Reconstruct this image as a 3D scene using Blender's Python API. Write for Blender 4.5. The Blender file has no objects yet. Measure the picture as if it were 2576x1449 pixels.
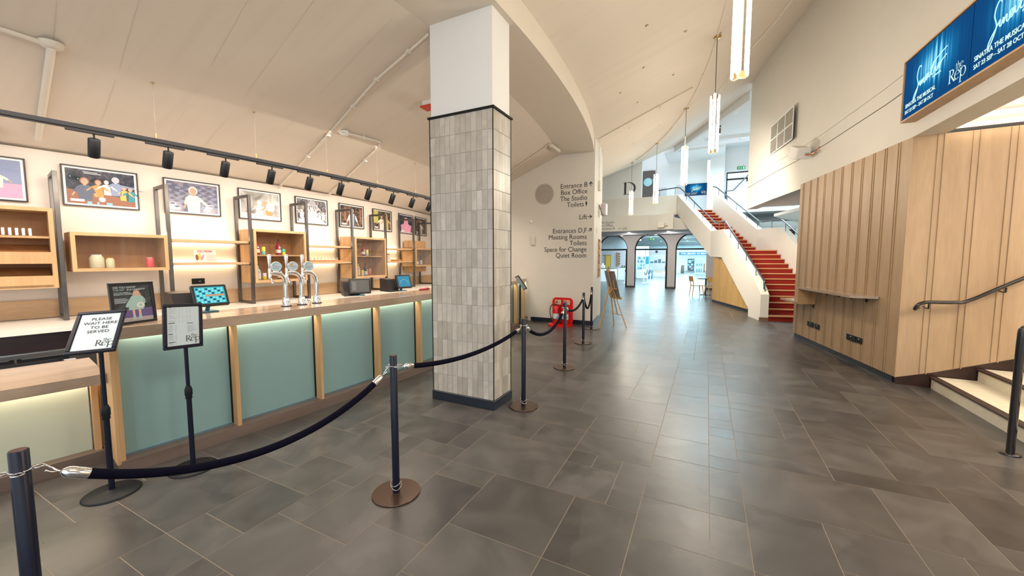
import bpy, math, random
from mathutils import Vector, Matrix, Euler
from math import sin, cos, radians, pi, atan2, hypot, degrees, sqrt
S = bpy.context.scene
COL = S.collection
# ------------------------------------------------------------------ camera, world, big lights, exposure
cam = bpy.data.cameras.new('camera'); cam.sensor_width = 36; cam.lens = 976/2576*36; cam.clip_end = 300; cam.clip_start = .02
camo = bpy.data.objects.new('camera', cam); COL.objects.link(camo)
camo.location = (0, 0, 1.6); camo.rotation_euler = (radians(90-4.365), 0, radians(26.64)); S.camera = camo
S.view_settings.view_transform = 'Standard'; S.view_settings.look = 'None'; S.view_settings.gamma = 1
S.view_settings.use_curve_mapping = False; S.view_settings.exposure = 0.24
W = bpy.data.worlds.new('daylight'); S.world = W; W.use_nodes = True
W.node_tree.nodes['Background'].inputs[0].default_value = (.85, .93, 1, 1)
W.node_tree.nodes['Background'].inputs[1].default_value = 1.15

def area(name, loc, aim, sx, sy, power, color, spread=180):
    l = bpy.data.lights.new(name, 'AREA'); l.shape = 'RECTANGLE'; l.size = sx; l.size_y = sy; l.energy = power; l.color = color
    l.spread = radians(spread)
    o = bpy.data.objects.new(name, l); COL.objects.link(o); o.location = loc
    d = (Vector(aim)-Vector(loc)).normalized(); r = Vector((0, 1, 0)) if abs(d.y) < .8 else Vector((0, 0, 1)); x = r.cross(-d).normalized(); y = (-d).cross(x); o.rotation_euler = Matrix(((x.x, y.x, -d.x), (x.y, y.y, -d.y), (x.z, y.z, -d.z))).to_euler()
    return o
WARM = (1, .86, .73); COOL = (.66, .91, 1); CYAN = (.56, .88, 1); NEUT = (1, .93, .84); WARM2 = (1, .88, .73)
area('lobby_daylight', (-2.5, 30, 3.25), (-2.5, 30, 0), 7, 14, 1500, CYAN)
area('lobby_daylight_far', (-2, 47, 3.4), (-2, 47, 0), 9, 16, 2400, CYAN)
area('upper_skylight', (.9, 18.6, 6.35), (.9, 17.8, 0), 3.2, 1.8, 300, COOL)
area('side_window_daylight', (6.9, 17.6, 1.9), (3, 16.2, 1.6), 3.4, 2, 300, COOL)
area('bar_fill', (-4.4, 3.4, 3.25), (-5.4, 3.4, 0), .5, 9, 210, WARM, 150)  # added fill panel with no fitting there, brightens the bar back wall
area('foyer_window_behind', (1.5, -3.4, 3.0), (-1, 6, 1.9), 6, 3.2, 40, NEUT)
area('foyer_fill', (1.5, 1.4, 4.6), (1.5, 2.2, 0), 1.4, 3, 48, WARM2)  # unseen panel added overhead to lift the foreground floor and timber wall
area('steps_fill', (4.3, 4.3, 3.22), (4.0, 4.6, 0), 3, 3, 240, WARM2)  # light added under the soffit to brighten the treads, no fittings modelled
area('cove_wash', (4.2, 6.30, 3.12), (4.2, 6.6, 3.6), 3.8, .08, 4, WARM2)
area('stair_hall_fill', (-.9, 10.2, 4.2), (.9, 14.5, 1.2), 1.2, 1.2, 135, WARM2, 110)  # added fill aimed at the stair front, not a lamp of the hall

CX, CY = -22.7, 4.4
# added up-facing panels above the bar cabinets, brightening the ceiling; no real fittings
for _t, _z, _w in ((-11.4, 2.16, .8), (-8.15, 1.92, .8), (-5.1, 1.88, .7), (-2.07, 2.06, .75), (1.0, 1.86, .7), (4.16, 2.04, .75), (7.4, 1.85, .8), (11.2, 2.06, .7)):
    _x, _y = CX+16.62*cos(radians(_t)), CY+16.62*sin(radians(_t)); area('bar_ceiling_fill', (_x, _y, _z), (_x+.35, _y, _z+1), .12, _w, 1.3, WARM)
# ------------------------------------------------------------------ helpers
def pol(R, t): return (CX+R*cos(radians(t)), CY+R*sin(radians(t)))
def P3(R, t, z): a = pol(R, t); return (a[0], a[1], z)
def interp(x, xs, ys):
    if x <= xs[0]: return ys[0]
    for i in range(len(xs)-1):
        if x <= xs[i+1]: return ys[i]+(ys[i+1]-ys[i])*(x-xs[i])/(xs[i+1]-xs[i])
    return ys[-1]
CRX = [16.35, 18, 19.96, 20.83, 22.9, 25.3, 26.2]
def ceil_rt(R, t):
    a = interp(R, CRX, [2.78, 3.3, 4.08, 4.39, 5.12, 6.9, 7.2]); b = interp(R, CRX, [2.78, 3.3, 4.08, 4.39, 5.3, 6.3, 6.6])
    k = min(1, max(0, (t-15)/21)); return a+(b-a)*k
def ceilz(x, y): return ceil_rt(hypot(x-CX, y-CY), degrees(atan2(y-CY, x-CX)))
MATR = {}
class MB:
    def __init__(s): s.v = []; s.f = []; s.mi = []; s.m = 0; s.sm = []; s.cols = None; s.smooth = False
    def face(s, pts):
        n = len(s.v); s.v += [tuple(p) for p in pts]; s.f.append(tuple(range(n, n+len(pts)))); s.mi.append(s.m); s.sm.append(s.smooth)
    def faces(s, pts, fs):
        n = len(s.v); s.v += [tuple(p) for p in pts]
        for q in fs: s.f.append(tuple(n+i for i in q)); s.mi.append(s.m); s.sm.append(s.smooth)
    def box(s, x0, y0, z0, x1, y1, z1, b=0, M=None):
        if b > 0:
            b = min(b, (x1-x0)*.45, (y1-y0)*.45, (z1-z0)*.45)
            xs = [(x0, x0+b), (x1, x1-b)]; ys = [(y0, y0+b), (y1, y1-b)]; zs = [(z0, z0+b), (z1, z1-b)]
            pts = []; idx = {}
            for i in (0, 1):
                for j in (0, 1):
                    for k in (0, 1):
                        for a, p in enumerate(((xs[i][0], ys[j][1], zs[k][1]), (xs[i][1], ys[j][0], zs[k][1]), (xs[i][1], ys[j][1], zs[k][0]))):
                            idx[i, j, k, a] = len(pts); pts.append(p)
            fs = []
            for i in (0, 1):
                q = [idx[i, 0, 0, 0], idx[i, 1, 0, 0], idx[i, 1, 1, 0], idx[i, 0, 1, 0]]; fs.append(q if i else q[::-1])
                q = [idx[0, i, 0, 1], idx[0, i, 1, 1], idx[1, i, 1, 1], idx[1, i, 0, 1]]; fs.append(q if i else q[::-1])
                q = [idx[0, 0, i, 2], idx[1, 0, i, 2], idx[1, 1, i, 2], idx[0, 1, i, 2]]; fs.append(q if i else q[::-1])
            for i in (0, 1):
                for j in (0, 1):
                    q = [idx[i, j, 0, 0], idx[i, j, 1, 0], idx[i, j, 1, 1], idx[i, j, 0, 1]]; fs.append(q)
                    q = [idx[i, 0, j, 0], idx[i, 1, j, 0], idx[i, 1, j, 2], idx[i, 0, j, 2]]; fs.append(q)
                    q = [idx[0, i, j, 1], idx[1, i, j, 1], idx[1, i, j, 2], idx[0, i, j, 2]]; fs.append(q)
            for i in (0, 1):
                for j in (0, 1):
                    for k in (0, 1): fs.append([idx[i, j, k, 0], idx[i, j, k, 1], idx[i, j, k, 2]])
        else:
            pts = [(x, y, z) for z in (z0, z1) for y in (y0, y1) for x in (x0, x1)]
            fs = [(0, 2, 3, 1), (4, 5, 7, 6), (0, 1, 5, 4), (2, 6, 7, 3), (0, 4, 6, 2), (1, 3, 7, 5)]
        if M is not None: pts = [M @ Vector(p) for p in pts]
        s.faces(pts, fs)
    def prism(s, poly, z0, z1):           # z0/z1 numbers or lists
        n = len(poly); zz0 = z0 if isinstance(z0, (list, tuple)) else [z0]*n; zz1 = z1 if isinstance(z1, (list, tuple)) else [z1]*n
        pts = [(p[0], p[1], zz0[i]) for i, p in enumerate(poly)]+[(p[0], p[1], zz1[i]) for i, p in enumerate(poly)]
        s.faces(pts, [tuple(range(n))[::-1], tuple(range(n, 2*n))]+[(i, (i+1) % n, n+(i+1) % n, n+i) for i in range(n)])
    def arc(s, R0, R1, t0, t1, z0, z1, n=None):
        n = n or max(1, int(abs(t1-t0)/1.0)+1)
        pts = []
        for i in range(n+1):
            t = t0+(t1-t0)*i/n
            za = z0(t) if callable(z0) else z0
            zb = z1 if not callable(z1) else None
            for R, top in ((R0, 0), (R1, 0), (R1, 1), (R0, 1)):
                z = za if not top else (zb if zb is not None else z1(R, t))
                pts.append(P3(R, t, z))
        fs = [(0, 1, 2, 3)[::-1], tuple(4*n+i for i in (0, 1, 2, 3))]
        for i in range(n):
            a = 4*i; b = a+4
            for j in range(4): k = (j+1) % 4; fs.append((a+j, a+k, b+k, b+j))
        s.faces(pts, fs)
    def tube(s, path, r, n=12, caps=True, radii=None):
        path = [Vector(p) for p in path]; pts = []; prev = None; sm = s.smooth; s.smooth = True
        for i, p in enumerate(path):
            d = (path[min(i+1, len(path)-1)]-path[max(i-1, 0)]).normalized()
            if prev is None:
                a = d.orthogonal().normalized()
            else:
                a = (prev-d*prev.dot(d)).normalized()
            prev = a; b = d.cross(a); rr = radii[i] if radii else r
            for k in range(n): w = 2*pi*k/n; pts.append(p+(a*cos(w)+b*sin(w))*rr)
        fs = [(i*n+k, i*n+(k+1) % n, (i+1)*n+(k+1) % n, (i+1)*n+k) for i in range(len(path)-1) for k in range(n)]
        s.faces(pts, fs); s.smooth = False
        if caps:
            s.face(pts[:n][::-1]); s.face(pts[-n:])
        s.smooth = sm
    def lathe(s, prof, c=(0, 0, 0), n=24, M=None, caps=True):
        pts = []; sm = s.smooth; s.smooth = True
        for r, z in prof:
            for k in range(n):
                w = 2*pi*k/n; p = Vector((c[0]+r*cos(w), c[1]+r*sin(w), c[2]+z)); pts.append(M @ p if M is not None else p)
        s.faces(pts, [(i*n+k, i*n+(k+1) % n, (i+1)*n+(k+1) % n, (i+1)*n+k) for i in range(len(prof)-1) for k in range(n)])
        s.smooth = False
        if caps: s.face(pts[:n][::-1]); s.face(pts[-n:])
        s.smooth = sm
    def bar(s, p, q, w, h=None, up=(0, 0, 1), b=0):
        p = Vector(p); q = Vector(q); d = q-p; L = d.length; d.normalize(); h = h or w
        u = Vector(up)
        if abs(d.dot(u)) > .98: u = Vector((1, 0, 0))
        x = d.cross(u).normalized(); u = x.cross(d)
        M = Matrix((( x.x, u.x, d.x, p.x), (x.y, u.y, d.y, p.y), (x.z, u.z, d.z, p.z), (0, 0, 0, 1)))
        s.box(-w/2, -h/2, 0, w/2, h/2, L, b, M)
    def sphere(s, c, rx, ry=None, rz=None, n=12, m=8, M=None):
        ry = ry or rx; rz = rz or rx; pts = []; sm = s.smooth; s.smooth = True
        for i in range(m+1):
            a = pi*i/m
            for k in range(n):
                w = 2*pi*k/n; p = Vector((c[0]+rx*sin(a)*cos(w), c[1]+ry*sin(a)*sin(w), c[2]+rz*cos(a))); pts.append(M @ p if M is not None else p)
        s.faces(pts, [(i*n+k, (i+1)*n+k, (i+1)*n+(k+1) % n, i*n+(k+1) % n) for i in range(m) for k in range(n)]); s.smooth = sm
    def disc(s, cx, cy, rx, ry=None, z=0, n=20, rot=0):
        ry = ry or rx; c, d = cos(rot), sin(rot)
        s.face([(cx+rx*cos(2*pi*k/n)*c-ry*sin(2*pi*k/n)*d, cy+rx*cos(2*pi*k/n)*d+ry*sin(2*pi*k/n)*c, z) for k in range(n)])
    def poly(s, pts, z=0): s.face([(p[0], p[1], z) for p in pts])
    def rect(s, x0, y0, x1, y1, z=0): s.face([(x0, y0, z), (x1, y0, z), (x1, y1, z), (x0, y1, z)])
    def pen(s, pts, thin, thick, z=0, d=0):
        for i in range(len(pts)-1):
            (x0, y0), (x1, y1) = pts[i], pts[i+1]; L = hypot(x1-x0, y1-y0)
            if L < 1e-9: continue
            def wid(j):
                a = pts[max(0, j-1)]; b = pts[min(len(pts)-1, j+1)]; q = hypot(b[0]-a[0], b[1]-a[1]) or 1
                return (thin+(thick-thin)*abs(b[1]-a[1])/q)/2
            w0, w1 = wid(i), wid(i+1)
            s.face([(x0-w0*(y1-y0)/L, y0+w0*(x1-x0)/L-0, z), (x0+w0*(y1-y0)/L, y0-w0*(x1-x0)/L, z), (x1+w1*(y1-y0)/L, y1-w1*(x1-x0)/L, z), (x1-w1*(y1-y0)/L, y1+w1*(x1-x0)/L, z)])
    def build(s, name, mats, parent=None, M=None, label=None, stuff=False):
        me = bpy.data.meshes.new(name)
        T = Matrix.Identity(4)
        if parent is not None: T = MATR[parent].inverted()
        if M is not None: T = T @ M
        vs = [T @ Vector(p) for p in s.v]
        me.from_pydata(vs, [], s.f)
        if not isinstance(mats, (list, tuple)): mats = [mats]
        for m in mats: me.materials.append(m)
        me.polygons.foreach_set('material_index', s.mi); me.polygons.foreach_set('use_smooth', s.sm)
        if s.cols:
            ca = me.color_attributes.new('tint', 'FLOAT_COLOR', 'CORNER'); li = 0; data = []
            for fi, q in enumerate(s.f):
                for _ in q: data += [s.cols[fi], s.cols[fi], s.cols[fi], 1]
            ca.data.foreach_set('color', data)
        me.validate(); me.update()
        o = bpy.data.objects.new(name, me); COL.objects.link(o)
        if parent is not None: o.parent = parent; MATR[o] = MATR[parent]
        else: MATR[o] = Matrix.Identity(4)
        if label: o['label'] = label
        if stuff: o['kind'] = 'stuff'
        return o
def thing(name, label, cat, loc=(0, 0, 0), rz=0, group=None):
    o = bpy.data.objects.new(name, None); COL.objects.link(o); o.location = loc; o.rotation_euler = (0, 0, rz); o.empty_display_size = .1
    o['label'] = label; o['category'] = cat
    if group: o['group'] = group
    MATR[o] = Matrix.Translation(loc) @ Matrix.Rotation(rz, 4, 'Z'); return o
def tag(o, label, cat, group=None):
    o['label'] = label; o['category'] = cat
    if group: o['group'] = group
    return o
def struct(o): o['kind'] = 'structure'; return o
def dup(root, loc, rz, label=None, group=None):
    r = root.copy(); COL.objects.link(r); r.location = loc; r.rotation_euler = (0, 0, rz)
    MATR[r] = Matrix.Translation(loc) @ Matrix.Rotation(rz, 4, 'Z')
    if label: r['label'] = label
    if group: r['group'] = group
    for ch in list(root.children):
        c = ch.copy(); COL.objects.link(c); c.parent = r
        for g in list(ch.children):
            d = g.copy(); COL.objects.link(d); d.parent = c
    return r
def frame(o, r, u):
    r = Vector(r).normalized(); u = Vector(u); n = r.cross(u).normalized(); u = n.cross(r).normalized(); o = Vector(o)
    return Matrix(((r.x, u.x, n.x, o.x), (r.y, u.y, n.y, o.y), (r.z, u.z, n.z, o.z), (0, 0, 0, 1)))
def L2W(t): return MATR[t]
def text(name, s, size, M, mat, parent=None, align='LEFT', offset=0, shear=0, ext=.001, sx=1, label=None):
    c = bpy.data.curves.new('t', 'FONT'); c.body = s; c.size = size; c.align_x = align; c.offset = offset*size; c.shear = shear; c.extrude = ext; c.resolution_u = 3
    o = bpy.data.objects.new('t', c); COL.objects.link(o); dg = bpy.context.evaluated_depsgraph_get(); dg.update()
    me = bpy.data.meshes.new_from_object(o.evaluated_get(dg)); bpy.data.objects.remove(o); bpy.data.curves.remove(c)
    T = M @ Matrix.Diagonal((sx, 1, 1, 1))
    if parent is not None: T = MATR[parent].inverted() @ T
    me.transform(T); me.materials.clear(); me.materials.append(mat); me.name = name
    ob = bpy.data.objects.new(name, me); COL.objects.link(ob)
    if parent is not None: ob.parent = parent
    if label: ob['label'] = label
    return ob

# ------------------------------------------------------------------ materials
def newmat(name):
    m = bpy.data.materials.new(name); m.use_nodes = True; return m, m.node_tree.nodes, m.node_tree.links, m.node_tree.nodes['Principled BSDF']
def mat(name, col, rough=.5, metal=0, spec=.5, var=.06, scale=4, bump=0, bscale=40, coat=0, trans=0, alpha=1, emit=None, estr=0):
    m, n, l, b = newmat(name)
    b.inputs['Roughness'].default_value = rough; b.inputs['Metallic'].default_value = metal; b.inputs['Specular IOR Level'].default_value = spec
    b.inputs['Coat Weight'].default_value = coat; b.inputs['Coat Roughness'].default_value = .08
    b.inputs['Transmission Weight'].default_value = trans; b.inputs['Alpha'].default_value = alpha
    tc = n.new('ShaderNodeTexCoord'); no = n.new('ShaderNodeTexNoise'); no.inputs['Scale'].default_value = scale; no.inputs['Detail'].default_value = 4
    l.new(tc.outputs['Object'], no.inputs['Vector'])
    mx = n.new('ShaderNodeMix'); mx.data_type = 'RGBA'
    mx.inputs[6].default_value = tuple(c*(1-var) for c in col)+(1,); mx.inputs[7].default_value = tuple(min(1, c*(1+var)) for c in col)+(1,)
    l.new(no.outputs['Fac'], mx.inputs[0]); l.new(mx.outputs[2], b.inputs['Base Color'])
    if bump:
        n2 = n.new('ShaderNodeTexNoise'); n2.inputs['Scale'].default_value = bscale; n2.inputs['Detail'].default_value = 5; l.new(tc.outputs['Object'], n2.inputs['Vector'])
        bp = n.new('ShaderNodeBump'); bp.inputs['Strength'].default_value = bump; bp.inputs['Distance'].default_value = .01; l.new(n2.outputs['Fac'], bp.inputs['Height']); l.new(bp.outputs['Normal'], b.inputs['Normal'])
    if emit: b.inputs['Emission Color'].default_value = tuple(emit)+(1,); b.inputs['Emission Strength'].default_value = estr
    return m
def wood(name, c1, c2, axis='Z', rough=.45, scale=9, stretch=.06):
    m, n, l, b = newmat(name); b.inputs['Roughness'].default_value = rough
    tc = n.new('ShaderNodeTexCoord'); mp = n.new('ShaderNodeMapping'); s = [1, 1, 1]; s['XYZ'.index(axis)] = stretch; mp.inputs['Scale'].default_value = s
    l.new(tc.outputs['Object'], mp.inputs['Vector'])
    no = n.new('ShaderNodeTexNoise'); no.inputs['Scale'].default_value = scale; no.inputs['Detail'].default_value = 6; no.inputs['Roughness'].default_value = .6; no.inputs['Distortion'].default_value = .6
    n2 = n.new('ShaderNodeTexNoise'); n2.inputs['Scale'].default_value = scale*12; n2.inputs['Detail'].default_value = 3
    l.new(mp.outputs[0], no.inputs['Vector']); l.new(mp.outputs[0], n2.inputs['Vector'])
    cr = n.new('ShaderNodeValToRGB'); cr.color_ramp.elements[0].position = .3; cr.color_ramp.elements[1].position = .7
    cr.color_ramp.elements[0].color = tuple(c1)+(1,); cr.color_ramp.elements[1].color = tuple(c2)+(1,)
    l.new(no.outputs['Fac'], cr.inputs[0])
    mx = n.new('ShaderNodeMix'); mx.data_type = 'RGBA'; mx.blend_type = 'MULTIPLY'; mx.inputs[0].default_value = .22
    l.new(cr.outputs[0], mx.inputs[6]); l.new(n2.outputs['Fac'], mx.inputs[7]); l.new(mx.outputs[2], b.inputs['Base Color'])
    return m
def emit(name, col, s):
    m, n, l, b = newmat(name); n.remove(b); e = n.new('ShaderNodeEmission'); e.inputs[0].default_value = tuple(col)+(1,); e.inputs[1].default_value = s
    l.new(e.outputs[0], n['Material Output'].inputs[0]); return m
def tinted(name, c0, c1, rough, nsc=3, vn=.25, bump=.15, bsc=14, spec=.5, stain=None):
    m, n, l, b = newmat(name); b.inputs['Specular IOR Level'].default_value = spec
    at = n.new('ShaderNodeAttribute'); at.attribute_name = 'tint'; tc = n.new('ShaderNodeTexCoord')
    mx = n.new('ShaderNodeMix'); mx.data_type = 'RGBA'; mx.inputs[6].default_value = tuple(c0)+(1,); mx.inputs[7].default_value = tuple(c1)+(1,)
    l.new(at.outputs['Fac'], mx.inputs[0])
    no = n.new('ShaderNodeTexNoise'); no.inputs['Scale'].default_value = nsc; no.inputs['Detail'].default_value = 8; no.inputs['Distortion'].default_value = 1.2
    of = n.new('ShaderNodeVectorMath'); of.operation = 'ADD'; sc = n.new('ShaderNodeVectorMath'); sc.operation = 'SCALE'; sc.inputs['Scale'].default_value = 37.
    l.new(at.outputs['Color'], sc.inputs[0]); l.new(tc.outputs['Object'], of.inputs[0]); l.new(sc.outputs[0], of.inputs[1]); l.new(of.outputs[0], no.inputs['Vector'])
    cr = n.new('ShaderNodeValToRGB'); cr.color_ramp.elements[0].position = .3; cr.color_ramp.elements[1].position = .72
    cr.color_ramp.elements[0].color = (1-vn, 1-vn, 1-vn, 1); cr.color_ramp.elements[1].color = (1+vn*.4, 1+vn*.4, 1+vn*.4, 1)
    l.new(no.outputs['Fac'], cr.inputs[0])
    m2 = n.new('ShaderNodeMix'); m2.data_type = 'RGBA'; m2.blend_type = 'MULTIPLY'; m2.inputs[0].default_value = 1; l.new(mx.outputs[2], m2.inputs[6]); l.new(cr.outputs[0], m2.inputs[7])
    if stain:
        n3 = n.new('ShaderNodeTexNoise'); n3.inputs['Scale'].default_value = 1.1; n3.inputs['Detail'].default_value = 5; n3.inputs['Distortion'].default_value = .4; l.new(of.outputs[0], n3.inputs['Vector'])
        c3 = n.new('ShaderNodeValToRGB'); c3.color_ramp.interpolation = 'EASE'; e3 = c3.color_ramp.elements; e3[0].position = .44; e3[0].color = (.72, .72, .74, 1); e3[1].position = .455; e3[1].color = (1, 1, 1, 1)
        n4 = e3.new(.60); n4.color = (1, 1, 1, 1); n5 = e3.new(.612); n5.color = (1.18, 1.16, 1.12, 1); l.new(n3.outputs['Fac'], c3.inputs[0])
        m3 = n.new('ShaderNodeMix'); m3.data_type = 'RGBA'; m3.blend_type = 'MULTIPLY'; m3.inputs[0].default_value = .7; l.new(m2.outputs[2], m3.inputs[6]); l.new(c3.outputs[0], m3.inputs[7]); m2 = m3
    l.new(m2.outputs[2], b.inputs['Base Color'])
    mr = n.new('ShaderNodeMapRange'); mr.inputs[3].default_value = rough-.07; mr.inputs[4].default_value = rough+.09; l.new(no.outputs['Fac'], mr.inputs[0]); l.new(mr.outputs[0], b.inputs['Roughness'])
    n2 = n.new('ShaderNodeTexNoise'); n2.inputs['Scale'].default_value = bsc; n2.inputs['Detail'].default_value = 6; l.new(of.outputs[0], n2.inputs['Vector'])
    bp = n.new('ShaderNodeBump'); bp.inputs['Strength'].default_value = bump; bp.inputs['Distance'].default_value = .006; l.new(n2.outputs['Fac'], bp.inputs['Height']); l.new(bp.outputs['Normal'], b.inputs['Normal'])
    return m
m_plaster = mat('cream_plaster', (.68, .62, .53), .85, var=.03, bump=.06, bscale=30)
m_wall2 = mat('hall_plaster', (.66, .63, .57), .8, var=.03, bump=.05, bscale=30)
m_white = mat('white_plaster', (.74, .74, .73), .8, var=.02)
m_barwall = mat('bar_wall_paint', (.72, .65, .58), .8, var=.03)
def concrete():
    m, n, l, b = newmat('painted_board_marked_concrete'); b.inputs['Roughness'].default_value = .82
    tc = n.new('ShaderNodeTexCoord'); mp = n.new('ShaderNodeMapping'); mp.inputs['Scale'].default_value = (.35, 6, .35); mp.inputs['Rotation'].default_value = (0, 0, 0)
    l.new(tc.outputs['Object'], mp.inputs['Vector']); no = n.new('ShaderNodeTexNoise'); no.inputs['Scale'].default_value = 1.5; no.inputs['Detail'].default_value = 8; l.new(mp.outputs[0], no.inputs['Vector'])
    cr = n.new('ShaderNodeValToRGB'); cr.color_ramp.elements[0].position = .25; cr.color_ramp.elements[0].color = (.66, .59, .50, 1); cr.color_ramp.elements[1].position = .5; cr.color_ramp.elements[1].color = (.69, .62, .53, 1)
    l.new(no.outputs['Fac'], cr.inputs[0]); l.new(cr.outputs[0], b.inputs['Base Color'])
    bp = n.new('ShaderNodeBump'); bp.inputs['Strength'].default_value = .05; bp.inputs['Distance'].default_value = .01; l.new(no.outputs['Fac'], bp.inputs['Height']); l.new(bp.outputs['Normal'], b.inputs['Normal'])
    return m
m_ceil = concrete()
m_oak = wood('light_oak', (.50, .29, .13), (.66, .42, .21), 'Z')
m_oakh = wood('light_oak_long', (.50, .32, .17), (.64, .43, .25), 'Y', scale=6)
m_oakin = wood('warm_oak_inside', (.46, .20, .075), (.56, .28, .11), 'Z')
m_oaktop = wood('grey_oak_worktop', (.38, .28, .20), (.52, .40, .30), 'Y', rough=.14, scale=5)
m_plinth = wood('brown_plinth', (.13, .09, .075), (.20, .145, .12), 'Y', rough=.35, scale=4)
m_panelw = wood('wall_oak', (.41, .27, .15), (.53, .365, .22), 'Z', rough=.5, scale=3.2, stretch=.12)
m_teal = mat('sage_green_laminate', (.21, .345, .35), .62, var=.04)
m_cream_panel = mat('pale_sage_laminate', (.46, .50, .41), .6, var=.04)
m_black = mat('black_metal', (.008, .009, .011), .5, var=.1, spec=.25)
m_navy = mat('blue_black_gloss', (.003, .005, .018), .3, var=.1, coat=.05, spec=.35)
m_rope = mat('navy_velvet', (.002, .002, .009), .9, var=.3, scale=200, spec=.1)
m_basep = mat('bronze_base_plate', (.09, .055, .04), .22, metal=.6, var=.1)
m_steelraw = mat('raw_dark_steel', (.13, .12, .115), .35, metal=.85, var=.35, scale=6)
m_chrome = mat('chrome', (.8, .8, .8), .08, metal=1, var=.02)
m_stain = mat('stainless', (.62, .62, .62), .22, metal=1, var=.05)
m_skirt = mat('dark_slate_skirting', (.014, .02, .032), .3, var=.15)
m_skirtb = mat('dark_brown_stone', (.035, .016, .013), .25, var=.3, scale=6)
m_stone = mat('white_worktop', (.72, .68, .62), .3, var=.08, scale=20)
m_paper = mat('white_paper', (.56, .65, .70), .35, var=.01)
m_matbd = mat('white_mount', (.80, .79, .77), .4, var=.01)
m_blk = mat('black_frame', (.015, .014, .016), .3, var=.1)
m_ink = mat('black_ink', (.02, .02, .022), .6, var=.05)
m_grey = mat('grey_ink', (.16, .18, .19), .6, var=.05)
m_brass = mat('satin_brass', (.50, .33, .13), .3, metal=.9, var=.05)
m_red = mat('red_plastic', (.62, .01, .012), .28, var=.05)
m_carpet = mat('rust_carpet', (.27, .026, .018), .95, var=.25, scale=120, spec=.1)
m_nosing = mat('tan_nosing', (.62, .33, .15), .4, var=.05)
m_cream_tread = mat('cream_terrazzo', (.74, .68, .54), .35, var=.12, scale=12)
m_brown = mat('dark_brown_nosing', (.035, .018, .016), .4, var=.1)
m_rail = mat('dark_steel_rail', (.10, .105, .12), .25, metal=.7, var=.1)
m_railblk = mat('black_gloss_rail', (.012, .009, .010), .18, var=.1, coat=.6)
m_wht = mat('white_plastic', (.78, .77, .74), .4, var=.02)
m_cream = mat('cream_plastic', (.62, .58, .50), .5, var=.02)
m_lamp = emit('lamp_tube', (1, .93, .80), 7)
m_led = emit('warm_led', (1, .85, .62), 26)
m_ledS = emit('shelf_led', (1, .80, .50), 22)
m_led_soft = emit('cove_led', (1, .86, .64), 5)
m_dl = emit('downlight_glow', (1, .95, .85), 12)
m_grille = mat('grille_grey', (.12, .10, .08), .6)
def glassm(name, col=(1, 1, 1), a=.12, rough=.03, mul=.6):
    m, n, l, b = newmat(name); n.remove(b); t = n.new('ShaderNodeBsdfTransparent'); t.inputs[0].default_value = tuple(col)+(1,); g = n.new('ShaderNodeBsdfGlossy'); g.inputs['Roughness'].default_value = rough
    mx = n.new('ShaderNodeMixShader'); fr = n.new('ShaderNodeLayerWeight'); fr.inputs[0].default_value = .3
    ma = n.new('ShaderNodeMath'); ma.operation = 'MULTIPLY_ADD'; ma.inputs[1].default_value = mul; ma.inputs[2].default_value = a; l.new(fr.outputs['Fresnel'], ma.inputs[0])
    l.new(ma.outputs[0], mx.inputs[0]); l.new(t.outputs[0], mx.inputs[1]); l.new(g.outputs[0], mx.inputs[2]); l.new(mx.outputs[0], n['Material Output'].inputs[0]); return m
m_glass = glassm('clear_glass'); m_glassc = glassm('cabinet_glass', (.97, .98, 1), .02, mul=.3); m_glassb = glassm('entrance_glass', (.85, .98, 1), .04)
m_slate = tinted('slate_tile', (.058, .054, .052), (.112, .105, .100), .31, nsc=2.4, vn=.34, bump=.2, bsc=9, stain=1)
m_grout = mat('tan_grout', (.26, .21, .16), .8, var=.2, scale=6)
m_coltile = tinted('glazed_wall_tile', (.43, .39, .335), (.60, .56, .50), .33, nsc=5, vn=.18, bump=.06, bsc=12)
m_coltg = mat('pale_tile_grout', (.55, .53, .50), .7)
# flat colours used for prints and small goods
_fc = {}
def fc(r, g, b, rough=.5):
    k = (r, g, b, rough)
    if k not in _fc: _fc[k] = mat('colour_%d_%d_%d' % (r*100, g*100, b*100), (r, g, b), rough, var=.05, scale=20)
    return _fc[k]
random.seed(4)
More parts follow.
